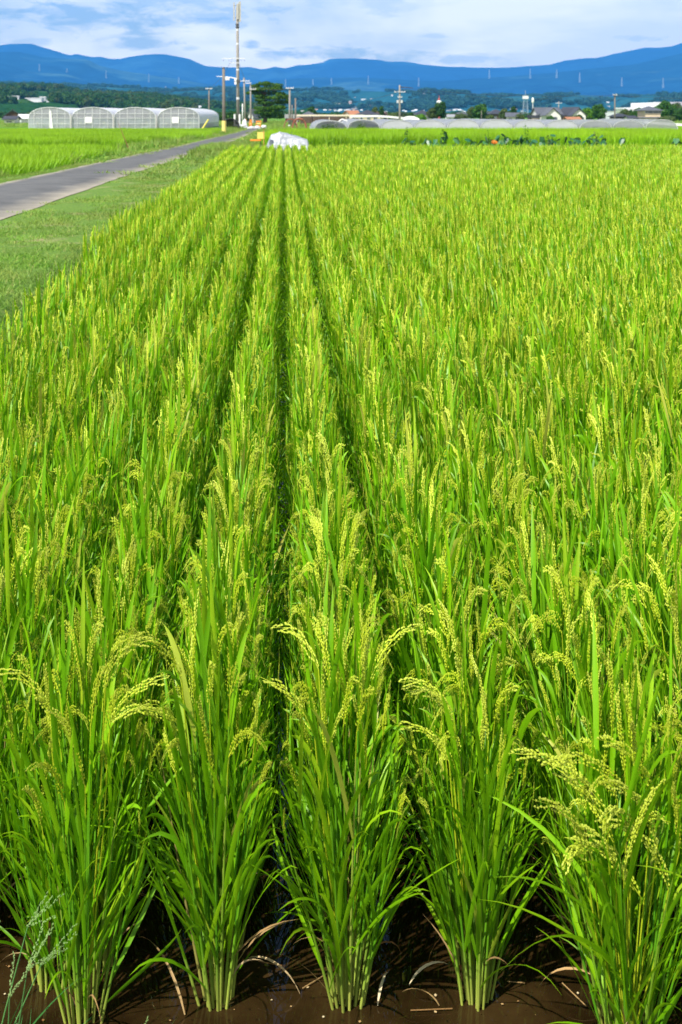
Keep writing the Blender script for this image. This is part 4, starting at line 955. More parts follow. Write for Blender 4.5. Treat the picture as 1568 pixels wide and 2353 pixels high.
# yellow box on a post, white-capped post, orange tray
t = thing('control_box', (at(600, 57), 57, GND), 'yellow box on a short stake beside the tarp heap', 'control box')
MB().box(-.155, .155, -.10, .10, zz(318.5,57)-GND, zz(303.5,57)-GND).build('box', YELLOW, t); MB().box(-.165, .165, -.11, .11, zz(303.4,57)-GND, zz(302.6,57)-GND).build('lid', PALEYEL, t); MB().box(-.02,.02,-.02,.02,0,zz(318.6,57)-GND).build('stake', DARKM, t)
t = thing('marker_post', (at(606.5, 55), 55, GND), 'thin orange-brown post with a round white cap', 'marker post')
MB().tube([(0,0,-.1),(0,0,zz(294,55)-GND)], .022, 6).build('post', mat('orange_brown_wood', (.50,.27,.07), .8, (9, (.38,.20,.05), .4, .7)), t)
MB().tube([(0,0,zz(294,55)-GND),(0,0,zz(293,55)-GND),(0,0,zz(288,55)-GND),(0,0,zz(287,55)-GND)], [.07,.105,.105,.06], 12).build('cap', WHITE, t, True)
o = MB().box(-.28,.2,-.12,.12,0,.07).build('tray', ORANGE); o.location = (at(590, 57), 57, zz(323.3,57)); tag(o, 'flat orange tray lying in the grass left of the yellow box', 'tray')
o = MB().tube([(0,0,0),(0,0,.05),(0,0,.09)], [.06,.08,.03], 8).build('float_ball', WHITE); o.location = (at(665,84), 84, 1.27); tag(o, 'tiny white cap above the rice behind the tarp heap', 'cap')
# clutter at the pole feet
ROCK = mat('pale_concrete_rubble', (.55,.55,.55), .8, (5, (.42,.42,.43), .4, .7), (9, .8, .05))
def lump(px, d, w, h, m, label, cat, name, seed):
    r_ = random.Random(seed); o = MB(); n = 9; rings = 5; vs = []; fs = []
    for j in range(rings):
        a = j/(rings-1)*math.pi*.5; z = h*math.sin(a); rr = w/2*math.cos(a)+.01
        for i in range(n): q = 2*math.pi*i/n; s = r_.uniform(.8,1.15); vs.append((rr*math.cos(q)*s, rr*.7*math.sin(q)*s, z*r_.uniform(.85,1.05)))
    for j in range(rings-1):
        for i in range(n): fs.append((j*n+i, j*n+(i+1)%n, (j+1)*n+(i+1)%n, (j+1)*n+i))
    fs.append(tuple((rings-1)*n+i for i in range(n))); o.add(vs, fs); q = o.build(name, m); q.location = (at(px, d), d, GND-.02); return tag(q, label, cat)
lump(551, 160, 2.1, .55, ROCK, 'grey heap of rubble round the foot of the tall antenna pole', 'rubble heap', 'rubble_heap', 1)
lump(562, 166, .7, 1.2, WHITE, 'upright white sack right of the tall antenna pole foot', 'sack', 'sack', 2)
lump(571.5+20, 158, 1.0, .42, ROCK, 'low pale rock between the two orange barriers', 'rock', 'rock', 3)
lump(578, 156, 1.1, .35, ROCK, 'flat pale rock right of the orange pole guard', 'rock', 'rock', 4)
def barrier(px, d, w, h, label, sk):
    t = thing('road_barrier', (at(px, d), d, GND), label, 'barrier', 'orange barriers by the poles')
    for sx in (-1, 1): MB().tube([(sx*w/2, -.2, 0), (sx*w/2+sk*.5, 0, h), (sx*w/2, .2, 0)], .035, 5).build('leg', ORANGE, t)
    for z in (.35, .65, .92): MB().box(-w/2+sk*.3, w/2+sk*.3, -.03, .03, h*z-.08, h*z+.08).build('board', ORANGE if z != .65 else PALEYEL, t)
barrier(592.5, 158, .55, .95, 'orange folding barrier at the lane end, leaning right', .25); barrier(575.5, 175, .28, .7, 'small orange barrier seen between the grey poles', 0)

# ------------------------------------------------------------------ buildings
random.seed(51)
TILE = mat('grey_roof_tile', (.085,.09,.105), .6, (1.5, (.13,.135,.15), .4, .7), (10, .6, .04))
TILED = mat('dark_roof_tile', (.035,.038,.05), .6, (1.5, (.06,.06,.075), .4, .7), (10, .6, .04))
CREAM = mat('cream_plaster', (.66,.54,.36), .8, (1, (.58,.47,.31), .4, .7)); WALLW = mat('white_plaster', (.72,.71,.66), .8, (.8, (.64,.63,.59), .4, .7))
BROWNW = mat('dark_brown_boards', (.07,.045,.03), .8, (2, (.11,.07,.05), .4, .7)); GREYROOF = mat('grey_sheet_roof', (.34,.34,.35), .5, (.3, (.28,.28,.29), .4, .7))
WALLP = mat('pinkish_wall', (.66,.47,.42), .8, (.5, (.58,.42,.38), .4, .7)); SHEETW = mat('white_sheet_metal', (.76,.77,.78), .5, (.2, (.68,.69,.70), .4, .7)); GLASS = mat('window_glass', (.06,.08,.10), .12, (2, (.10,.12,.14), .4, .7)); TRIM = mat('window_frame', (.45,.45,.45), .5, (5, (.38,.38,.38), .4, .7))
ORROOF = mat('orange_roof', (.42,.18,.09), .7, (1, (.34,.14,.07), .4, .7))
def gable(mb, w, d, z0, h, ov=.3, th=.12):   # ridge along x
    a = w/2+ov; c = d/2+ov; s = h/(d/2)*ov
    for sy in (-1, 1):
        mb.add([(-a, sy*c, z0-s),(a, sy*c, z0-s),(a,0,z0+h),(-a,0,z0+h),(-a, sy*c, z0-s+th),(a, sy*c, z0-s+th),(a,0,z0+h+th),(-a,0,z0+h+th)], [(0,1,2,3),(4,5,6,7),(0,1,5,4),(1,2,6,5),(2,3,7,6),(3,0,4,7)])
def hip(mb, w, d, z0, h, ov=.5, th=.1):
    a, c = w/2+ov, d/2+ov; r_ = max(.05, (w-d)/2)
    mb.add([(-a,-c,z0),(a,-c,z0),(a,c,z0),(-a,c,z0),(-r_,0,z0+h),(r_,0,z0+h),(-a,-c,z0-th),(a,-c,z0-th),(a,c,z0-th),(-a,c,z0-th)], [(0,1,5,4),(1,2,5),(2,3,4,5),(3,0,4),(0,6,7,1),(1,7,8,2),(2,8,9,3),(3,9,6,0),(9,8,7,6)])
def window(t, x, z, w, h, y, face='f'):
    f = MB().box(x-w/2, x+w/2, y-.06, y-.003, z-h/2, z+h/2).build('window', TRIM, t)
    MB().box(x-w/2+.07, x-.03, y-.075, y-.061, z-h/2+.07, z+h/2-.07).build('pane', GLASS, f); MB().box(x+.03, x+w/2-.07, y-.075, y-.061, z-h/2+.07, z+h/2-.07).build('pane', GLASS, f)
def house(px0, px1, ytop, d, wm_, rm, label, kind='gable', rz=0, dep=7, hw=None, wins=2, cat='house', name='house', z=None, group='village houses'):
    w = at(px1, d)-at(px0, d); H = zz(ytop, d)-GND if z is None else zz(ytop, d)-z; roofh = min(H*.45, dep*.28)
    t = thing(name, ((at(px0, d)+at(px1, d))/2, d+dep/2, GND if z is None else z), label, cat, group, rz); hw = hw or H-roofh
    cr = abs(math.cos(rz)); W_ = w*.93 if kind != 'front' else w*.9
    if kind == 'front':   # gable end towards us
        o = MB(); a = W_/2; o.add([(-a,0-dep/2,-1),(a,-dep/2,-1),(a,-dep/2,hw),(0,-dep/2,H-.12),(-a,-dep/2,hw),(-a,dep/2,-1),(a,dep/2,-1),(a,dep/2,hw),(0,dep/2,H-.12),(-a,dep/2,hw)], [(0,1,2,3,4),(9,8,7,6,5),(0,5,6,1),(1,6,7,2),(0,4,9,5)]); o.build('wall', wm_, t)
        r_ = MB(); g2 = MB(); gable(g2, dep, W_, hw+.02, H-hw, .4); r_.add([(y, x, zv) for x, y, zv in g2.v], g2.f); r_.build('roof', rm, t)
    else:
        o = MB(); o.box(-W_/2, W_/2, -dep/2, dep/2, -1, hw)
        if kind == 'gable': o.add([(-W_/2,-dep/2,hw),(-W_/2,dep/2,hw),(-W_/2,0,hw+(H-hw)*.96)], [(0,1,2)]); o.add([(W_/2,-dep/2,hw),(W_/2,dep/2,hw),(W_/2,0,hw+(H-hw)*.96)], [(0,1,2)])
        o.build('wall', wm_, t)
        if kind == 'gable': r_ = MB(); gable(r_, W_, dep, hw+.02, H-hw-.14, .4); r_.build('roof', rm, t)
        elif kind == 'hip': r_ = MB(); hip(r_, W_, dep, hw+.11, H-hw-.11); r_.build('roof', rm, t)
        else: MB().box(-W_/2-.15, W_/2+.15, -dep/2-.15, dep/2+.15, hw+.005, H).build('roof', rm, t)
    for i in range(wins):
        xx = -W_/2+W_*(i+.5)/wins; window(t, xx, min(hw-.8, 1.5) if hw > 2 else hw*.5, min(1.7, W_/wins*.55), min(1.1, hw*.4), -dep/2)
    return t, W_, hw
house(690, 730, 255, 230, BROWNW, TILE, 'long low brown house with grey roof right of the pole group', 'hip', 0, 6, wins=4)
house(655, 690, 262, 250, BROWNW, GREYROOF, 'low dark shed behind the poles, left of the long brown house', 'flat', 0, 4, wins=2, cat='shed', name='shed')
house(740, 775, 262, 330, WALLW, TILED, 'low house with dark roof behind the cream guard rail', 'hip', 0, 7)
house(823, 872, 252, 310, CREAM, TILED, 'wide low house with large dark blue-grey hip roof', 'hip', 0, 9, wins=3)
house(799, 822, 253, 340, WALLP, ORROOF, 'house with orange-brown roof left of the dark hip roof', 'gable', .25, 7)
house(868, 886, 256, 330, CREAM, BROWNW, 'small cream house half hidden right of the dark hip roof', 'gable', .3, 6, wins=1)
house(955, 993, 252, 330, WALLW, TILED, 'small tiled house with two stepped roofs behind the lime shrub', 'hip', 0, 7)
house(1028, 1052, 262, 360, WALLW, GREYROOF, 'low grey-roofed house right of the dense dark tree', 'gable', 0, 6)
house(1054, 1078, 258, 380, CREAM, TILE, 'cream house with grey roof left of the brownish bush tree', 'gable', .1, 6)
house(1129, 1162, 250, 360, BROWNW, TILED, 'dark house with pale roof corner behind the dull green low tree', 'hip', 0, 8)
house(1170, 1203, 258, 300, WALLW, TILE, 'dark grey roofed low house under the narrow dark conical tree', 'gable', -.15, 7)
house(1222, 1240, 264, 300, WALLP, TILED, 'little pinkish house with dark roof left of the grey gabled house', 'flat', 0, 5, wins=1)
house(1236, 1292, 246, 300, WALLW, TILE, 'house with large slanting grey roof and a white gable', 'gable', 0, 8)
house(1255, 1290, 248.5, 293, WALLW, TILE, 'front wing of the slanting grey roofed house, its white gable facing the field', 'front', 0, 6, wins=1)
house(1307, 1335, 246.5, 300, WALLW, TILED, 'cream-white house with steep dark gable roof, the left one of a pair', 'front', .22, 8, wins=2)
house(1320, 1352, 249, 290, WALLW, TILED, 'cream-white house with dark gable roof, the right one of a pair', 'front', -.1, 8, wins=2)
house(1306, 1334, 268, 282, WALLP, ORROOF, 'low pinkish shed in front of the pair of white houses', 'gable', 0, 4, wins=1, cat='shed', name='shed')
house(1418, 1446, 259, 300, BROWNW, TILED, 'dark low house in front of the white factory wall, left part', 'hip', 0, 7)
house(1447, 1464, 265, 290, WALLW, TILED, 'small dark roofed shed before the white factory', 'gable', 0, 5, cat='shed', name='shed')
t, W_, hw = house(1482, 1534, 264, 285, CREAM, TILE, 'cream two-storey house with two tiers of dark grey tiled roof', 'hip', 0, 9, wins=4)
u = GND; k = 285/3000
MB().box(-W_*.42, W_*.30, -3.2, 3.2, hw-.5, zz(252.5,285)-GND).build('upper_wall', CREAM, t); r_ = MB(); o = MB(); hip(r_, W_*.72, 6.4, zz(253,285)-GND, zz(242.5,285)-zz(253,285), .6); q = r_.build('upper_roof', TILE, t); q.location = (-W_*.06, 0, 0)
for xx in (-W_*.3, -W_*.06, W_*.2): window(t, xx, zz(257,285)-GND, 1.3, .6, -3.2)
# factory and hall
def block(name, parts_, label, cat, d, x0):
    t = thing(name, (x0, d, GND), label, cat)
    for (nm, p0, p1, y0, y1, dy, dep, m) in parts_:
        MB().box(at(p0, d)-x0, at(p1, d)-x0, dy, dy+dep, (zz(y1, d)-GND) if y1 else -1, zz(y0, d)-GND).build(nm, m, t)
    return t
FD = 420; fx = at(1460, FD)
t = block('factory', [('roof_slab', 1466, 1510, 246, 249.6, -1, 30, SHEETW), ('wall', 1468, 1509, 249.7, None, .5, 28, WALLW), ('tower_block', 1496, 1534, 235, 245.9, 4, 20, SHEETW), ('low_wing', 1417, 1467.9, 255.5, None, 1, 16, SHEETW), ('wing_roof', 1416, 1467.9, 254.6, 255.4, .5, 17, WALLW)], 'white flat-roofed factory with a taller white block on top', 'factory', FD, fx)
for i in range(6): window(t, at(1472+i*6.5, FD)-fx, zz(259, FD)-GND, .7, .5, .5)
HD = 470; hx = at(1560, HD); t = thing('sports_hall', (hx, HD, GND), 'large hall with a broad pale grey sloping roof at the right edge', 'hall'); a0, a1, a2 = at(1508, HD)-hx, at(1534, HD)-hx, at(1680, HD)-hx; zt, zb = zz(232.5, HD)-GND, zz(249, HD)-GND
MB().box(a0+1, a2-1, 1, 34, -1, zb-.8).build('wall', WALLW, t)
MB().add([(a0,0,zb-.7),(a2,0,zb-.7),(a2,17,zt),(a1,17,zt),(a0,35,zb-.7),(a2,35,zb-.7),(a0,0,zb-1),(a2,0,zb-1),(a2,35,zb-1),(a0,35,zb-1)], [(0,1,2,3),(3,2,5,4),(0,3,4),(1,5,2),(6,9,8,7),(0,6,7,1),(4,9,6,0),(5,8,9,4),(1,7,8,5)]).build('roof', GREYROOF, t)
# rails
def rail(pts, d, label, m, rad=.1, post=True):
    t = thing('guard_rail', (at(pts[0][0], d), d, GND), label, 'guard rail', 'rails behind the tunnels'); x0 = at(pts[0][0], d)
    P = [(at(px, d)-x0, 0, zz(py, d)-GND) for px, py in pts]; o = MB()
    for (a, b_) in zip(P[:-1], P[1:]): o.add([(a[0],-.05,a[2]-rad),(b_[0],-.05,b_[2]-rad),(b_[0],-.05,b_[2]+rad),(a[0],-.05,a[2]+rad),(a[0],.05,a[2]-rad),(b_[0],.05,b_[2]-rad),(b_[0],.05,b_[2]+rad),(a[0],.05,a[2]+rad)], [(0,1,2,3),(7,6,5,4),(3,2,6,7),(0,4,5,1)])
    o.build('beam', m, t)
    if post:
        for (a, b_) in zip(P[:-1], P[1:]):
            n = max(1, int(abs(b_[0]-a[0])/2.2))
            for i in range(n+1):
                f = i/n; xx = a[0]+(b_[0]-a[0])*f; zv = a[2]+(b_[2]-a[2])*f; MB().box(xx-.05, xx+.05, .052, .14, -.3, zv).build('post', m, t)
rail([(682,265),(718,264.6),(835,265)], 210, 'long pale cream guard rail on posts across the middle distance', mat('cream_rail', (.72,.62,.48), .6, (2, (.62,.53,.40), .4, .7)), .13)
rail([(806,267),(864,266.2),(890,267.5),(925,271),(962,275)], 205, 'white guard rail that slopes down to the right towards the netted tunnels', WHITE, .16)
rail([(1479,280.5),(1568,286.3),(1700,293)], 150, 'white guard rail at the right edge before the cream house', WHITE, .14)
t = thing('retaining_wall', (at(760, 216), 216, GND), 'dark brown boarded wall below the cream guard rail', 'wall')
MB().box(at(690,216)-at(760,216), at(800,216)-at(760,216), 0, .3, -.5, zz(268,216)-GND).build('boards', BROWNW, t)
t = thing('covered_car', (at(943, 200), 200, zz(275.5, 200)), 'white covered car-shaped heap at the low end of the white rail', 'covered car')
MB().add([(-1.1,-.6,0),(1.4,-.6,0),(1.4,.6,0),(-1.1,.6,0),(-1.0,-.5,.42),(-.3,-.5,.62),(.5,-.5,.60),(1.3,-.5,.25),(-1.0,.5,.42),(-.3,.5,.62),(.5,.5,.60),(1.3,.5,.25)], [(0,1,7,6,5,4),(3,8,9,10,11,2),(4,5,9,8),(5,6,10,9),(6,7,11,10),(0,4,8,3),(1,2,11,7)]).build('cover', WHITE, t)
t = thing('white_frame', (at(787, 100), 100, GND), 'small open white frame standing behind the second netted tunnel', 'frame')
for a, b_ in (((-.75,.75),(0,1.25)), ((0,1.25),(.75,.95)), ((.75,.95),(.55,.6)), ((.55,.6),(-.2,.5)), ((-.2,.5),(-.75,.75))): MB().tube([(a[0],0,a[1]+.12),(b_[0],0,b_[1]+.12)], .05, 6).build('bar', WHITE, t)
MB().tube([(0,0,0),(0,0,.65)], .04, 6).build('leg', WHITE, t)

# towers
PYM = mat('pylon_steel', (.34,.42,.52), .6, (.1, (.30,.38,.48), .4, .7))
def lattice(px, d, y0, y1, w0, w1, m, label, name='lattice_tower', cat='tower', top=True, group=None, segs=9, rad=.12, base=None):
    zb = zz(y1, d) if base is None else base; H = zz(y0, d)-zb; t = thing(name, (at(px, d), d, zb), label, cat, group); o = MB()
    def c(z): w = w0+(w1-w0)*z/H; return [(-w/2,-w/2,z),(w/2,-w/2,z),(w/2,w/2,z),(-w/2,w/2,z)]
    for i in range(4): o.tube([c(0)[i], c(H)[i]], rad, 4)
    for k in range(segs):
        a, b_ = c(H*k/segs), c(H*(k+1)/segs)
        for i in range(4): o.tube([a[i], b_[(i+1) % 4]], rad*.6, 3); o.tube([b_[i], b_[(i+1) % 4]], rad*.6, 3)
    o.build('lattice', m, t); return t, H
t, H = lattice(1208, 600, 222, 262, 2.4, 1.3, PYM, 'tall white lattice tower with a wide boxy head', segs=8, rad=.07)
MB().box(-1.2, 1.2, -1.2, 1.2, H-1.0, H+.5).build('platform', SHEETW, t); MB().tube([(0,0,H),(0,0,H+3)], .06, 5).build('mast', STEELW, t)
t = thing('light_mast', (at(1225, 520), 520, GND), 'thin mast with a round white head right of the lattice tower', 'mast'); hh = zz(236, 520)-GND
MB().tube([(0,0,0),(0,0,hh)], [.20,.14], 8).build('mast', STEELW, t); MB().tube([(0,0,hh),(0,0,hh+.5),(0,0,hh+1.6),(0,0,hh+2.1)], [.3,.5,.5,.3], 10).build('lamp_head', WHITE, t)
t = thing('water_tower', (at(1009.5, 520), 520, GND), 'red and white tower rising behind the dense dark round tree', 'tower'); hh = zz(232, 520)-GND
REDP = mat('red_paint', (.50,.10,.08), .6, (3, (.42,.08,.07), .4, .7))
MB().tube([(0,0,0),(0,0,hh-2.4)], [.8,.6], 10).build('shaft', REDP, t); MB().tube([(0,0,hh-2.4),(0,0,hh-1.8),(0,0,hh),(0,0,hh+.3)], [.6,.95,.95,.5], 12).build('tank', WHITE, t); MB().tube([(0,0,hh+.3),(0,0,hh+1.2)], [.4,.3], 8).build('top_drum', REDP, t); MB().tube([(0,0,hh+1.2),(0,0,hh+2.3)], .1, 5).build('mast', REDP, t)
PY_ = [(90.5,147,163,'on the dark left ridge'),(154,157,166,'small, second from the left on the dark left ridge'),(244,162,179,'third from the left, on the slope left of the tall pole'),(342,169,188,'fourth from the left, on the slope above the greenhouses'),(411,177,192,'fifth from the left, above the rightmost greenhouse'),(381,198,207,'tiny, low on the foothills above the rightmost greenhouse'),(656.5,182,199,'just right of the big layered tree'),(719.5,182,195,'small, second right of the big layered tree'),(762,179,194,'third right of the big layered tree'),(846.8,174,194,'left of the transformer pole'),(962.6,178,198,'right of the transformer pole, with a pale clearing at its foot'),(1125,159,180,'high on the right slope, leftmost of its six'),(1219,158,180,'high on the right slope, second of its six'),(1280,159,179,'high on the right slope, third of its six'),(1333,167,189,'on the right slope, fourth of its six'),(1429.5,178,198,'on the right slope, fifth of its six'),(1524.6,179,202,'on the right slope, rightmost of its six')]
PYM = mat('pylon_steel', (.34,.42,.52), .6, (.1, (.30,.38,.48), .4, .7))
for (px, y0, y1, lab) in PY_:
    h = hit(px, y1)
    if h is None: continue
    d = h.y; sc_ = d/3000; t, H = lattice(px, d, y0, y1, 3.0*sc_, .9*sc_, PYM, 'distant pale electricity pylon '+lab, 'pylon', 'pylon', group='electricity pylons on the mountain slopes', segs=5, rad=.32*sc_, base=h.z-2)
    for f in (.97, .85, .72): MB().box(-1.6*sc_, 1.6*sc_, -.2*sc_, .2*sc_, H*f-.25*sc_, H*f+.25*sc_).build('crossarm', PYM, t)
# distant settlements
random.seed(61)
def far_house(px, py, w, h, wm_, rm, label, group, dep=None, flat=False):
    hh = hit(px, py)
    d = hh.y if hh else 800; z = hh.z if hh else GND
    if d > 6000: return
    k = d/3000; w *= k; h *= k; dep = dep or w*.6; t = thing('distant_house' if not flat else 'distant_block', (at(px, d), d, z-.5), label, 'house' if not flat else 'building', group, random.uniform(-.3, .3))
    if flat: MB().box(-w/2, w/2, -dep/2, dep/2, -h, h).build('wall', wm_, t); MB().box(-w/2-.3, w/2+.3, -dep/2-.3, dep/2+.3, h+.02, h*1.08+.5).build('roof', rm, t)
    else: MB().box(-w/2, w/2, -dep/2, dep/2, -h, h*.6).build('wall', wm_, t); r_ = MB(); gable(r_, w, dep, h*.62, h*.4, w*.05, h*.08); r_.build('roof', rm, t)
for (px, py, w, h, lab) in [(18,229,30,8,'long white building at the left edge of the hillside'),(33,226,22,6,'white flat building behind the long one at the left edge'),(35,219,16,6,'small white building highest on the left hillside'),(80,233,38,8,'long low white shed building right of the left edge group'),(98,231,16,9,'white block with taller end, right of the long low shed'),(113,234,12,5,'little white house right of the white sheds'),(150,232,22,3,'thin pale shed between woods above the leftmost greenhouse'),(166,231,9,4,'tiny white building right of the thin pale shed')]:
    far_house(px, py, w, h, SHEETW, SHEETW, lab, 'white buildings on the left hillside', flat=True)
for (px, py, w, h, m, lab) in [(768,246,26,9,WALLP,'pinkish hotel block below the foothills'),(776,243,13,11,WALLP,'taller part-pink block on the pinkish hotel'),(788,247,20,6,WALLP,'lower pink wing right of the hotel block'),(799,244,12,10,WALLW,'pale block with white tank right of the pink wing'),(805,240,6,16,WALLP,'tall slim pinkish tower block'),(843,246,16,9,SHEETW,'bright white box building left of the transformer pole'),(855,248,12,6,SHEETW,'small white annex right of the bright white box'),(827,249,10,7,WALLP,'small pink building left of the bright white box'),(836,228,12,3,SHEETW,'small white roofs high on the foothill above the white box')]:
    far_house(px, py, w, h*.5, m, WALLW, lab, 'pale blocks of the distant town', flat=True)
q = 0
for (x0, x1, y0, y1, n, lab) in [(185,300,238,246,14,'small pale house in the cluster above the second and third greenhouses'),(300,400,240,250,16,'small pale house in the cluster above the rightmost greenhouse'),(405,475,232,248,16,'tiny white house in the hillside cluster left of the weathered pole'),(478,545,235,250,6,'tiny pale house between the weathered pole and the tall antenna pole'),(690,760,244,258,8,'small pale house right of the big layered tree, far below the foothills'),(760,860,244,256,34,'small pale house among the distant town below the foothills'),(860,1000,249,259,26,'small pale house on the plain behind the transformer pole'),(1030,1220,251,259,20,'small pale house on the plain between the tree and the lattice tower'),(700,1000,212,228,10,'tiny pale house high on the foothills in the middle'),(1290,1420,225,250,6,'tiny pale house on the plain left of the factory')]:
    for _ in range(n):
        far_house(random.uniform(x0, x1), random.uniform(y0, y1), random.uniform(4, 8.5), random.uniform(2.2, 4), random.choice([WALLW, SHEETW, CREAM, WALLW]), random.choice([TILE, GREYROOF, SHEETW, TILED, ORROOF, SHEETW]), lab, lab.replace('small pale house', 'houses').replace('tiny pale house', 'houses').replace('tiny white house', 'houses'))
o = house(0, 40, 252, 260, BROWNW, TILED, 'dark roofed farmhouse at the left edge', 'front', .2, 8, wins=2)
house(40, 66, 262, 240, SHEETW, SHEETW, 'white low shed left of the leftmost greenhouse', 'gable', .3, 5, wins=0, cat='shed', name='shed')
house(8, 34, 266, 235, WALLW, TILED, 'low whitish house in front of the dark roofed farmhouse', 'gable', 0, 5, wins=1)
house(425, 470, 249, 290, BROWNW, TILE, 'grey-roofed dark house above the rightmost greenhouse', 'gable', .1, 9, wins=2)
house(572, 590, 251, 250, WALLW, TILE, 'little white gabled house left of the big layered tree', 'front', -.2, 6, wins=1)

# ------------------------------------------------------------------ weeds and broad-leaved plants on the bund
random.seed(71)
def leafplate(mb, p, az, tilt, L_, W_, r):
    p = Vector(p); h = Vector((math.cos(az), math.sin(az), 0)); s = Vector((-math.sin(az), math.cos(az), 0)); d = h*math.cos(tilt)-Vector((0,0,1))*math.sin(tilt); n = d.cross(s)
    out = [(0,0),(-.15,.35),(.1,.5),(.45,.42),(.8,.2),(1,0)]; vs = [p+d*L_*a+s*W_*w_-n*abs(w_)*L_*.25 for a, w_ in out]+[p+d*L_*a-s*W_*w_-n*abs(w_)*L_*.25 for a, w_ in out[1:-1]]+[p+d*L_*.5]
    n_ = len(vs); rim = [0,1,2,3,4,5,9,8,7,6]; mb.add(vs, [(rim[i], rim[(i+1) % 10], n_-1) for i in range(10)], [.5]*n_, r)
BL = ['taro-like', 'broad-leaved']
for i, px in enumerate([938,950,985,1003,1020,1044,1072,1090,1112,1128,1150,1166,1186,1205,1226,1246,1268,1290,1306,1326,1350,1368,1390,1432,1556]):
    d = 55.6+random.uniform(-.4,.5); x = at(px, d); hgt = random.uniform(.7,1.0); t = thing('broadleaf_plant', (x, d, GND-.05), '', 'leafy plant', 'dark broad-leaved plants along the bund')
    t['label'] = {938:'dark plant at the left end of the broad-leaved plants, under the transformer pole', 1556:'lone dark broad-leaved plant at the right edge of the bund', 1432:'pale-leaved plant ending the row, left of the lone right edge plant', 1020:'tallest broad-leaved plant, with one big upright leaf'}.get(px, 'dark broad-leaved plant on the bund, '+('in front of the dense dark round tree' if px < 1120 else 'just right of the orange flower' if px < 1260 else 'below the white houses'))
    for q in range(random.randint(5, 8)):
        az = random.uniform(0, 6.28); l_ = random.uniform(.35,1)*hgt*(1.25 if px == 1020 else 1); q0 = Vector((math.cos(az)*.12, math.sin(az)*.12, l_)); st = MB().tube([(0,0,0),(q0.x*.5, q0.y*.5, l_*.6), q0], .012, 4, r=.6); s_ = st.build('leaf_stalk', BROAD, t)
        lb = MB(); leafplate(lb, q0, az, R(random.uniform(15,85)), random.uniform(.22,.42), random.uniform(.17,.30), min(1, random.random()*(1.0 if random.random() < .2 else .8))); lb.build('leaf', BROAD, t)
for i, (px, hgt, m, lab) in enumerate([(936,1.25,T_DARK,'tall thin dark weed rising above the rice near the transformer pole'),(1020,1.15,T_DARK,'second tall thin weed, left of the tallest broad leaf'),(1122,1.15,T_MID,'slim weed with reddish tip right of the orange flower'),(1262,.95,T_OLIVE,'slim weed beside the dark leaves below the lattice tower'),(1370,1.05,T_OLIVE,'reddish brown weed stalk in the right part of the bund'),(1208,1.4,T_LIME,'light green leafy weed sticking up highest above the rice'),(762,.8,T_LIME,'yellow-green weed right of the tarp heap'),(833,.8,T_LIME,'yellow-green weed in the middle of the bund'),(850,.65,T_LIME,'low yellow-green weed beside another in the middle of the bund')]):
    d = 55.2; t = thing('tall_weed', (at(px, d), d, GND-.03), lab, 'weed', 'weeds along the bund'); MB().tube([(0,0,0),(.02,0,hgt*.5),(-.01,0,hgt)], [.014,.011,.004], 5).build('stem', m, t)
    c = MB(); clump(c, (0,0,hgt*.55), .16, .16, hgt*.45, 70, .05); clump(c, (0,0,hgt*.2), .26, .2, hgt*.2, 50, .06); c.build('foliage', m, t)
t = thing('orange_flower', (at(1137, 55), 55, GND), 'orange flower head low among the broad leaves', 'flower'); MB().tube([(0,0,0),(0,0,.52)], .012, 4).build('stalk', T_MID, t)
c = MB(); clump(c, (0,0,.58), .13, .1, .10, 60, .05, r=.5); c.build('bloom', ORANGE, t)
# thin leaning reed in front of the greenhouses
o = MB().tube([(0,0,0),(-.25,0,.6),(-.55,0,1.35)], [.02,.015,.006], 5).build('dry_stalk', RUST); o.location = (at(297, 62), 62, .35); tag(o, 'thin reddish stalk leaning left in the rice across the lane', 'dry stalk')

# ------------------------------------------------------------------ foreground weeds, dead leaves, floating bits
random.seed(81)
def weed(px, py, d, label, leaves, heads, name='grass_weed', lean=0):
    t = thing(name, (at(px, d), d, .05), label, 'weed', 'seeding grass weeds at the lower left corner')
    for (az, th, bd, ln, w) in leaves: m = MB(); blade(m, (0,0,0), az, th, bd, ln, w, 8, True, random.random(), 1.5); m.build('leaf', WEED, t, True)
    for (az, th, ln, nf, ang) in heads:
        h = Vector((math.cos(az), math.sin(az), 0)); top = h*math.sin(th)*ln+Vector((0,0,1))*math.cos(th)*ln
        MB().tube([(0,0,0), top*.5+Vector((0,0,.01)), top], [.0018,.0015,.001], 4, False, r=.8).build('culm', WEED, t)
        for f in range(nf):
            m = MB(); a = az+(f-(nf-1)/2)*ang; hd = (Vector((math.cos(a), math.sin(a), 0))*random.uniform(.5,.9)+Vector((0,0,1))*random.uniform(.35,.9)).normalized(); fl = random.uniform(.07,.10)
            for g in range(26):
                u = g/26; s = Vector((random.gauss(0,1), random.gauss(0,1), random.gauss(0,1))).normalized(); grain(m, top+hd*fl*u+s*.0022, (hd+s*.4).normalized(), .006, .0013, random.uniform(.7,1), u)
            m.build('seed_spike', SEED, t)
SEED = plant_mat('weed_seed_spike', [(0, (.13,.28,.06)), (1, (.26,.40,.13))], None, .2, .6)
weed(10, 2353, 2.55, 'seeding grass weed with several fuzzy pale spikes at the lower left corner', [(.3,.5,.5,.26,.009),(2.6,.3,.8,.22,.008),(-.6,.9,.4,.24,.008),(1.2,.2,.3,.2,.007),(.1,1.0,.5,.3,.008),(3.0,.8,.4,.2,.008)], [(.5,.15,.31,4,.5),(.9,.05,.26,3,.7),(2.2,.2,.30,3,.6)])
weed(-40, 2353, 2.62, 'grass weed cut by the left edge, with drooping spikes', [(.3,.5,.5,.3,.009),(.0,.9,.8,.3,.008),(.6,.3,.4,.26,.008)], [(.2,.25,.36,4,.5),(.1,.4,.30,3,.5)])
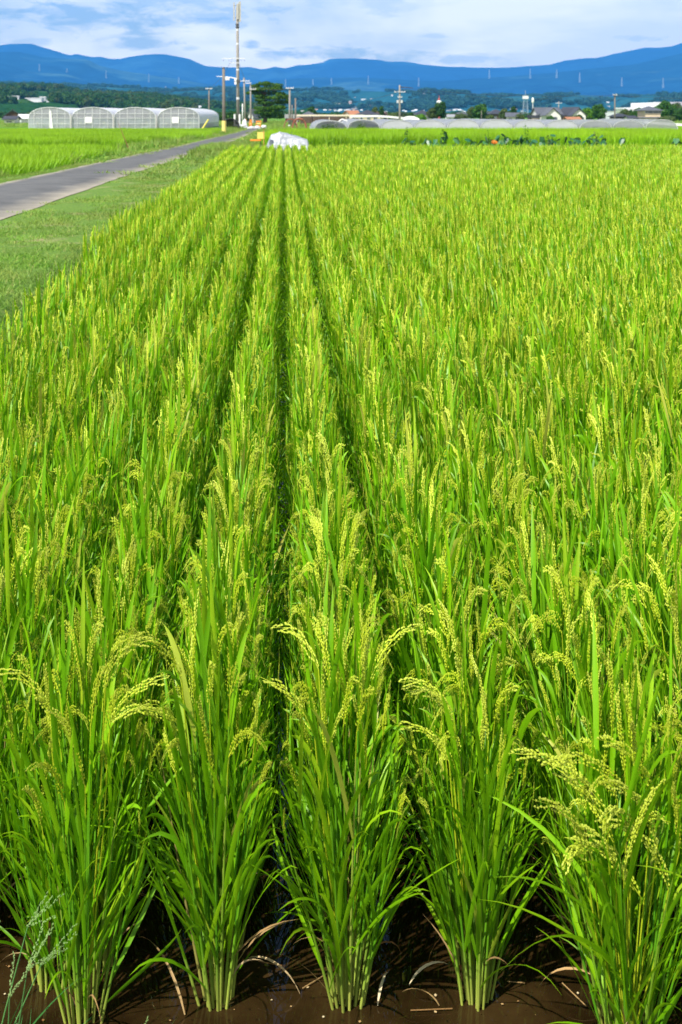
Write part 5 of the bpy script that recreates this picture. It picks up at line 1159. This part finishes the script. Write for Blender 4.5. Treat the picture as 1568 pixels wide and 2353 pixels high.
weed(160, 2353, 2.50, 'weed with one thick pale seed spike in front of the leaning rice plant', [(.35,.75,.1,.30,.012),(2.4,.5,.5,.16,.007),(.1,1.0,.3,.2,.006)], [(.25,.55,.20,1,0)])
weed(60, 2353, 2.58, 'low fine grass weed in the water beside the lower left corner', [(.9,.2,.7,.16,.005),(2.0,.3,.5,.18,.005),(.3,.5,.9,.2,.005),(1.6,.15,.4,.2,.004),(2.8,.6,.5,.17,.005)], [])
STRAW = bpy.data.materials['dry_leaf']
for i, (px, d, az, ln, lab) in enumerate([(690,3.02,2.7,.17,'long tan straw bending out left of the middle front clump'),(425,2.95,2.2,.26,'tan leaf leaning down beside the left front clump'),(868,2.98,1.2,.10,'bleached straw standing right of the middle front clump'),(940,3.05,.3,.12,'brown straw right of the middle front clump, nearer the right one'),(1010,2.98,3.0,.10,'curled tan leaf tip left of the right front clump'),(1240,3.05,-.3,.16,'dark straw lying right of the right front clump')]):
    m = MB(); blade(m, (0,0,.0), az, R(25), R(95), ln, .006, 8, True, random.uniform(.3,1), 1.2, 2.0); o = m.build('dead_leaf', STRAW); o.location = (at(px, d), d, .004); tag(o, lab, 'dead leaf', 'loose dead leaves in the water')
m = MB()
for _ in range(420):
    x, y = random.uniform(-1.2, 1.6), random.uniform(2.6, 4.4); a = random.uniform(0, 6.28); s = random.uniform(.0012,.0038); q = s*random.uniform(.4,1.6)
    m.add([(x+s*math.cos(a), y+s*math.sin(a), .0045), (x-q*math.sin(a), y+q*math.cos(a), .0045), (x-s*math.cos(a), y-s*math.sin(a), .0045), (x+q*math.sin(a), y-q*math.cos(a), .0045)], [(0,1,2,3)], None, random.random())
for _ in range(26):
    x, y = random.uniform(-.5, .9), random.uniform(2.75, 3.5); a = random.uniform(0, 3.14); l_ = random.uniform(.03,.10)
    m.tube([(x,y,.006),(x+l_*math.cos(a), y+l_*math.sin(a), .006)], .0012, 4, r=random.uniform(0,.5))
tag(m.build('floating_debris', STRAW), 'tiny pale specks and straw bits floating on the brown water', kind='stuff')
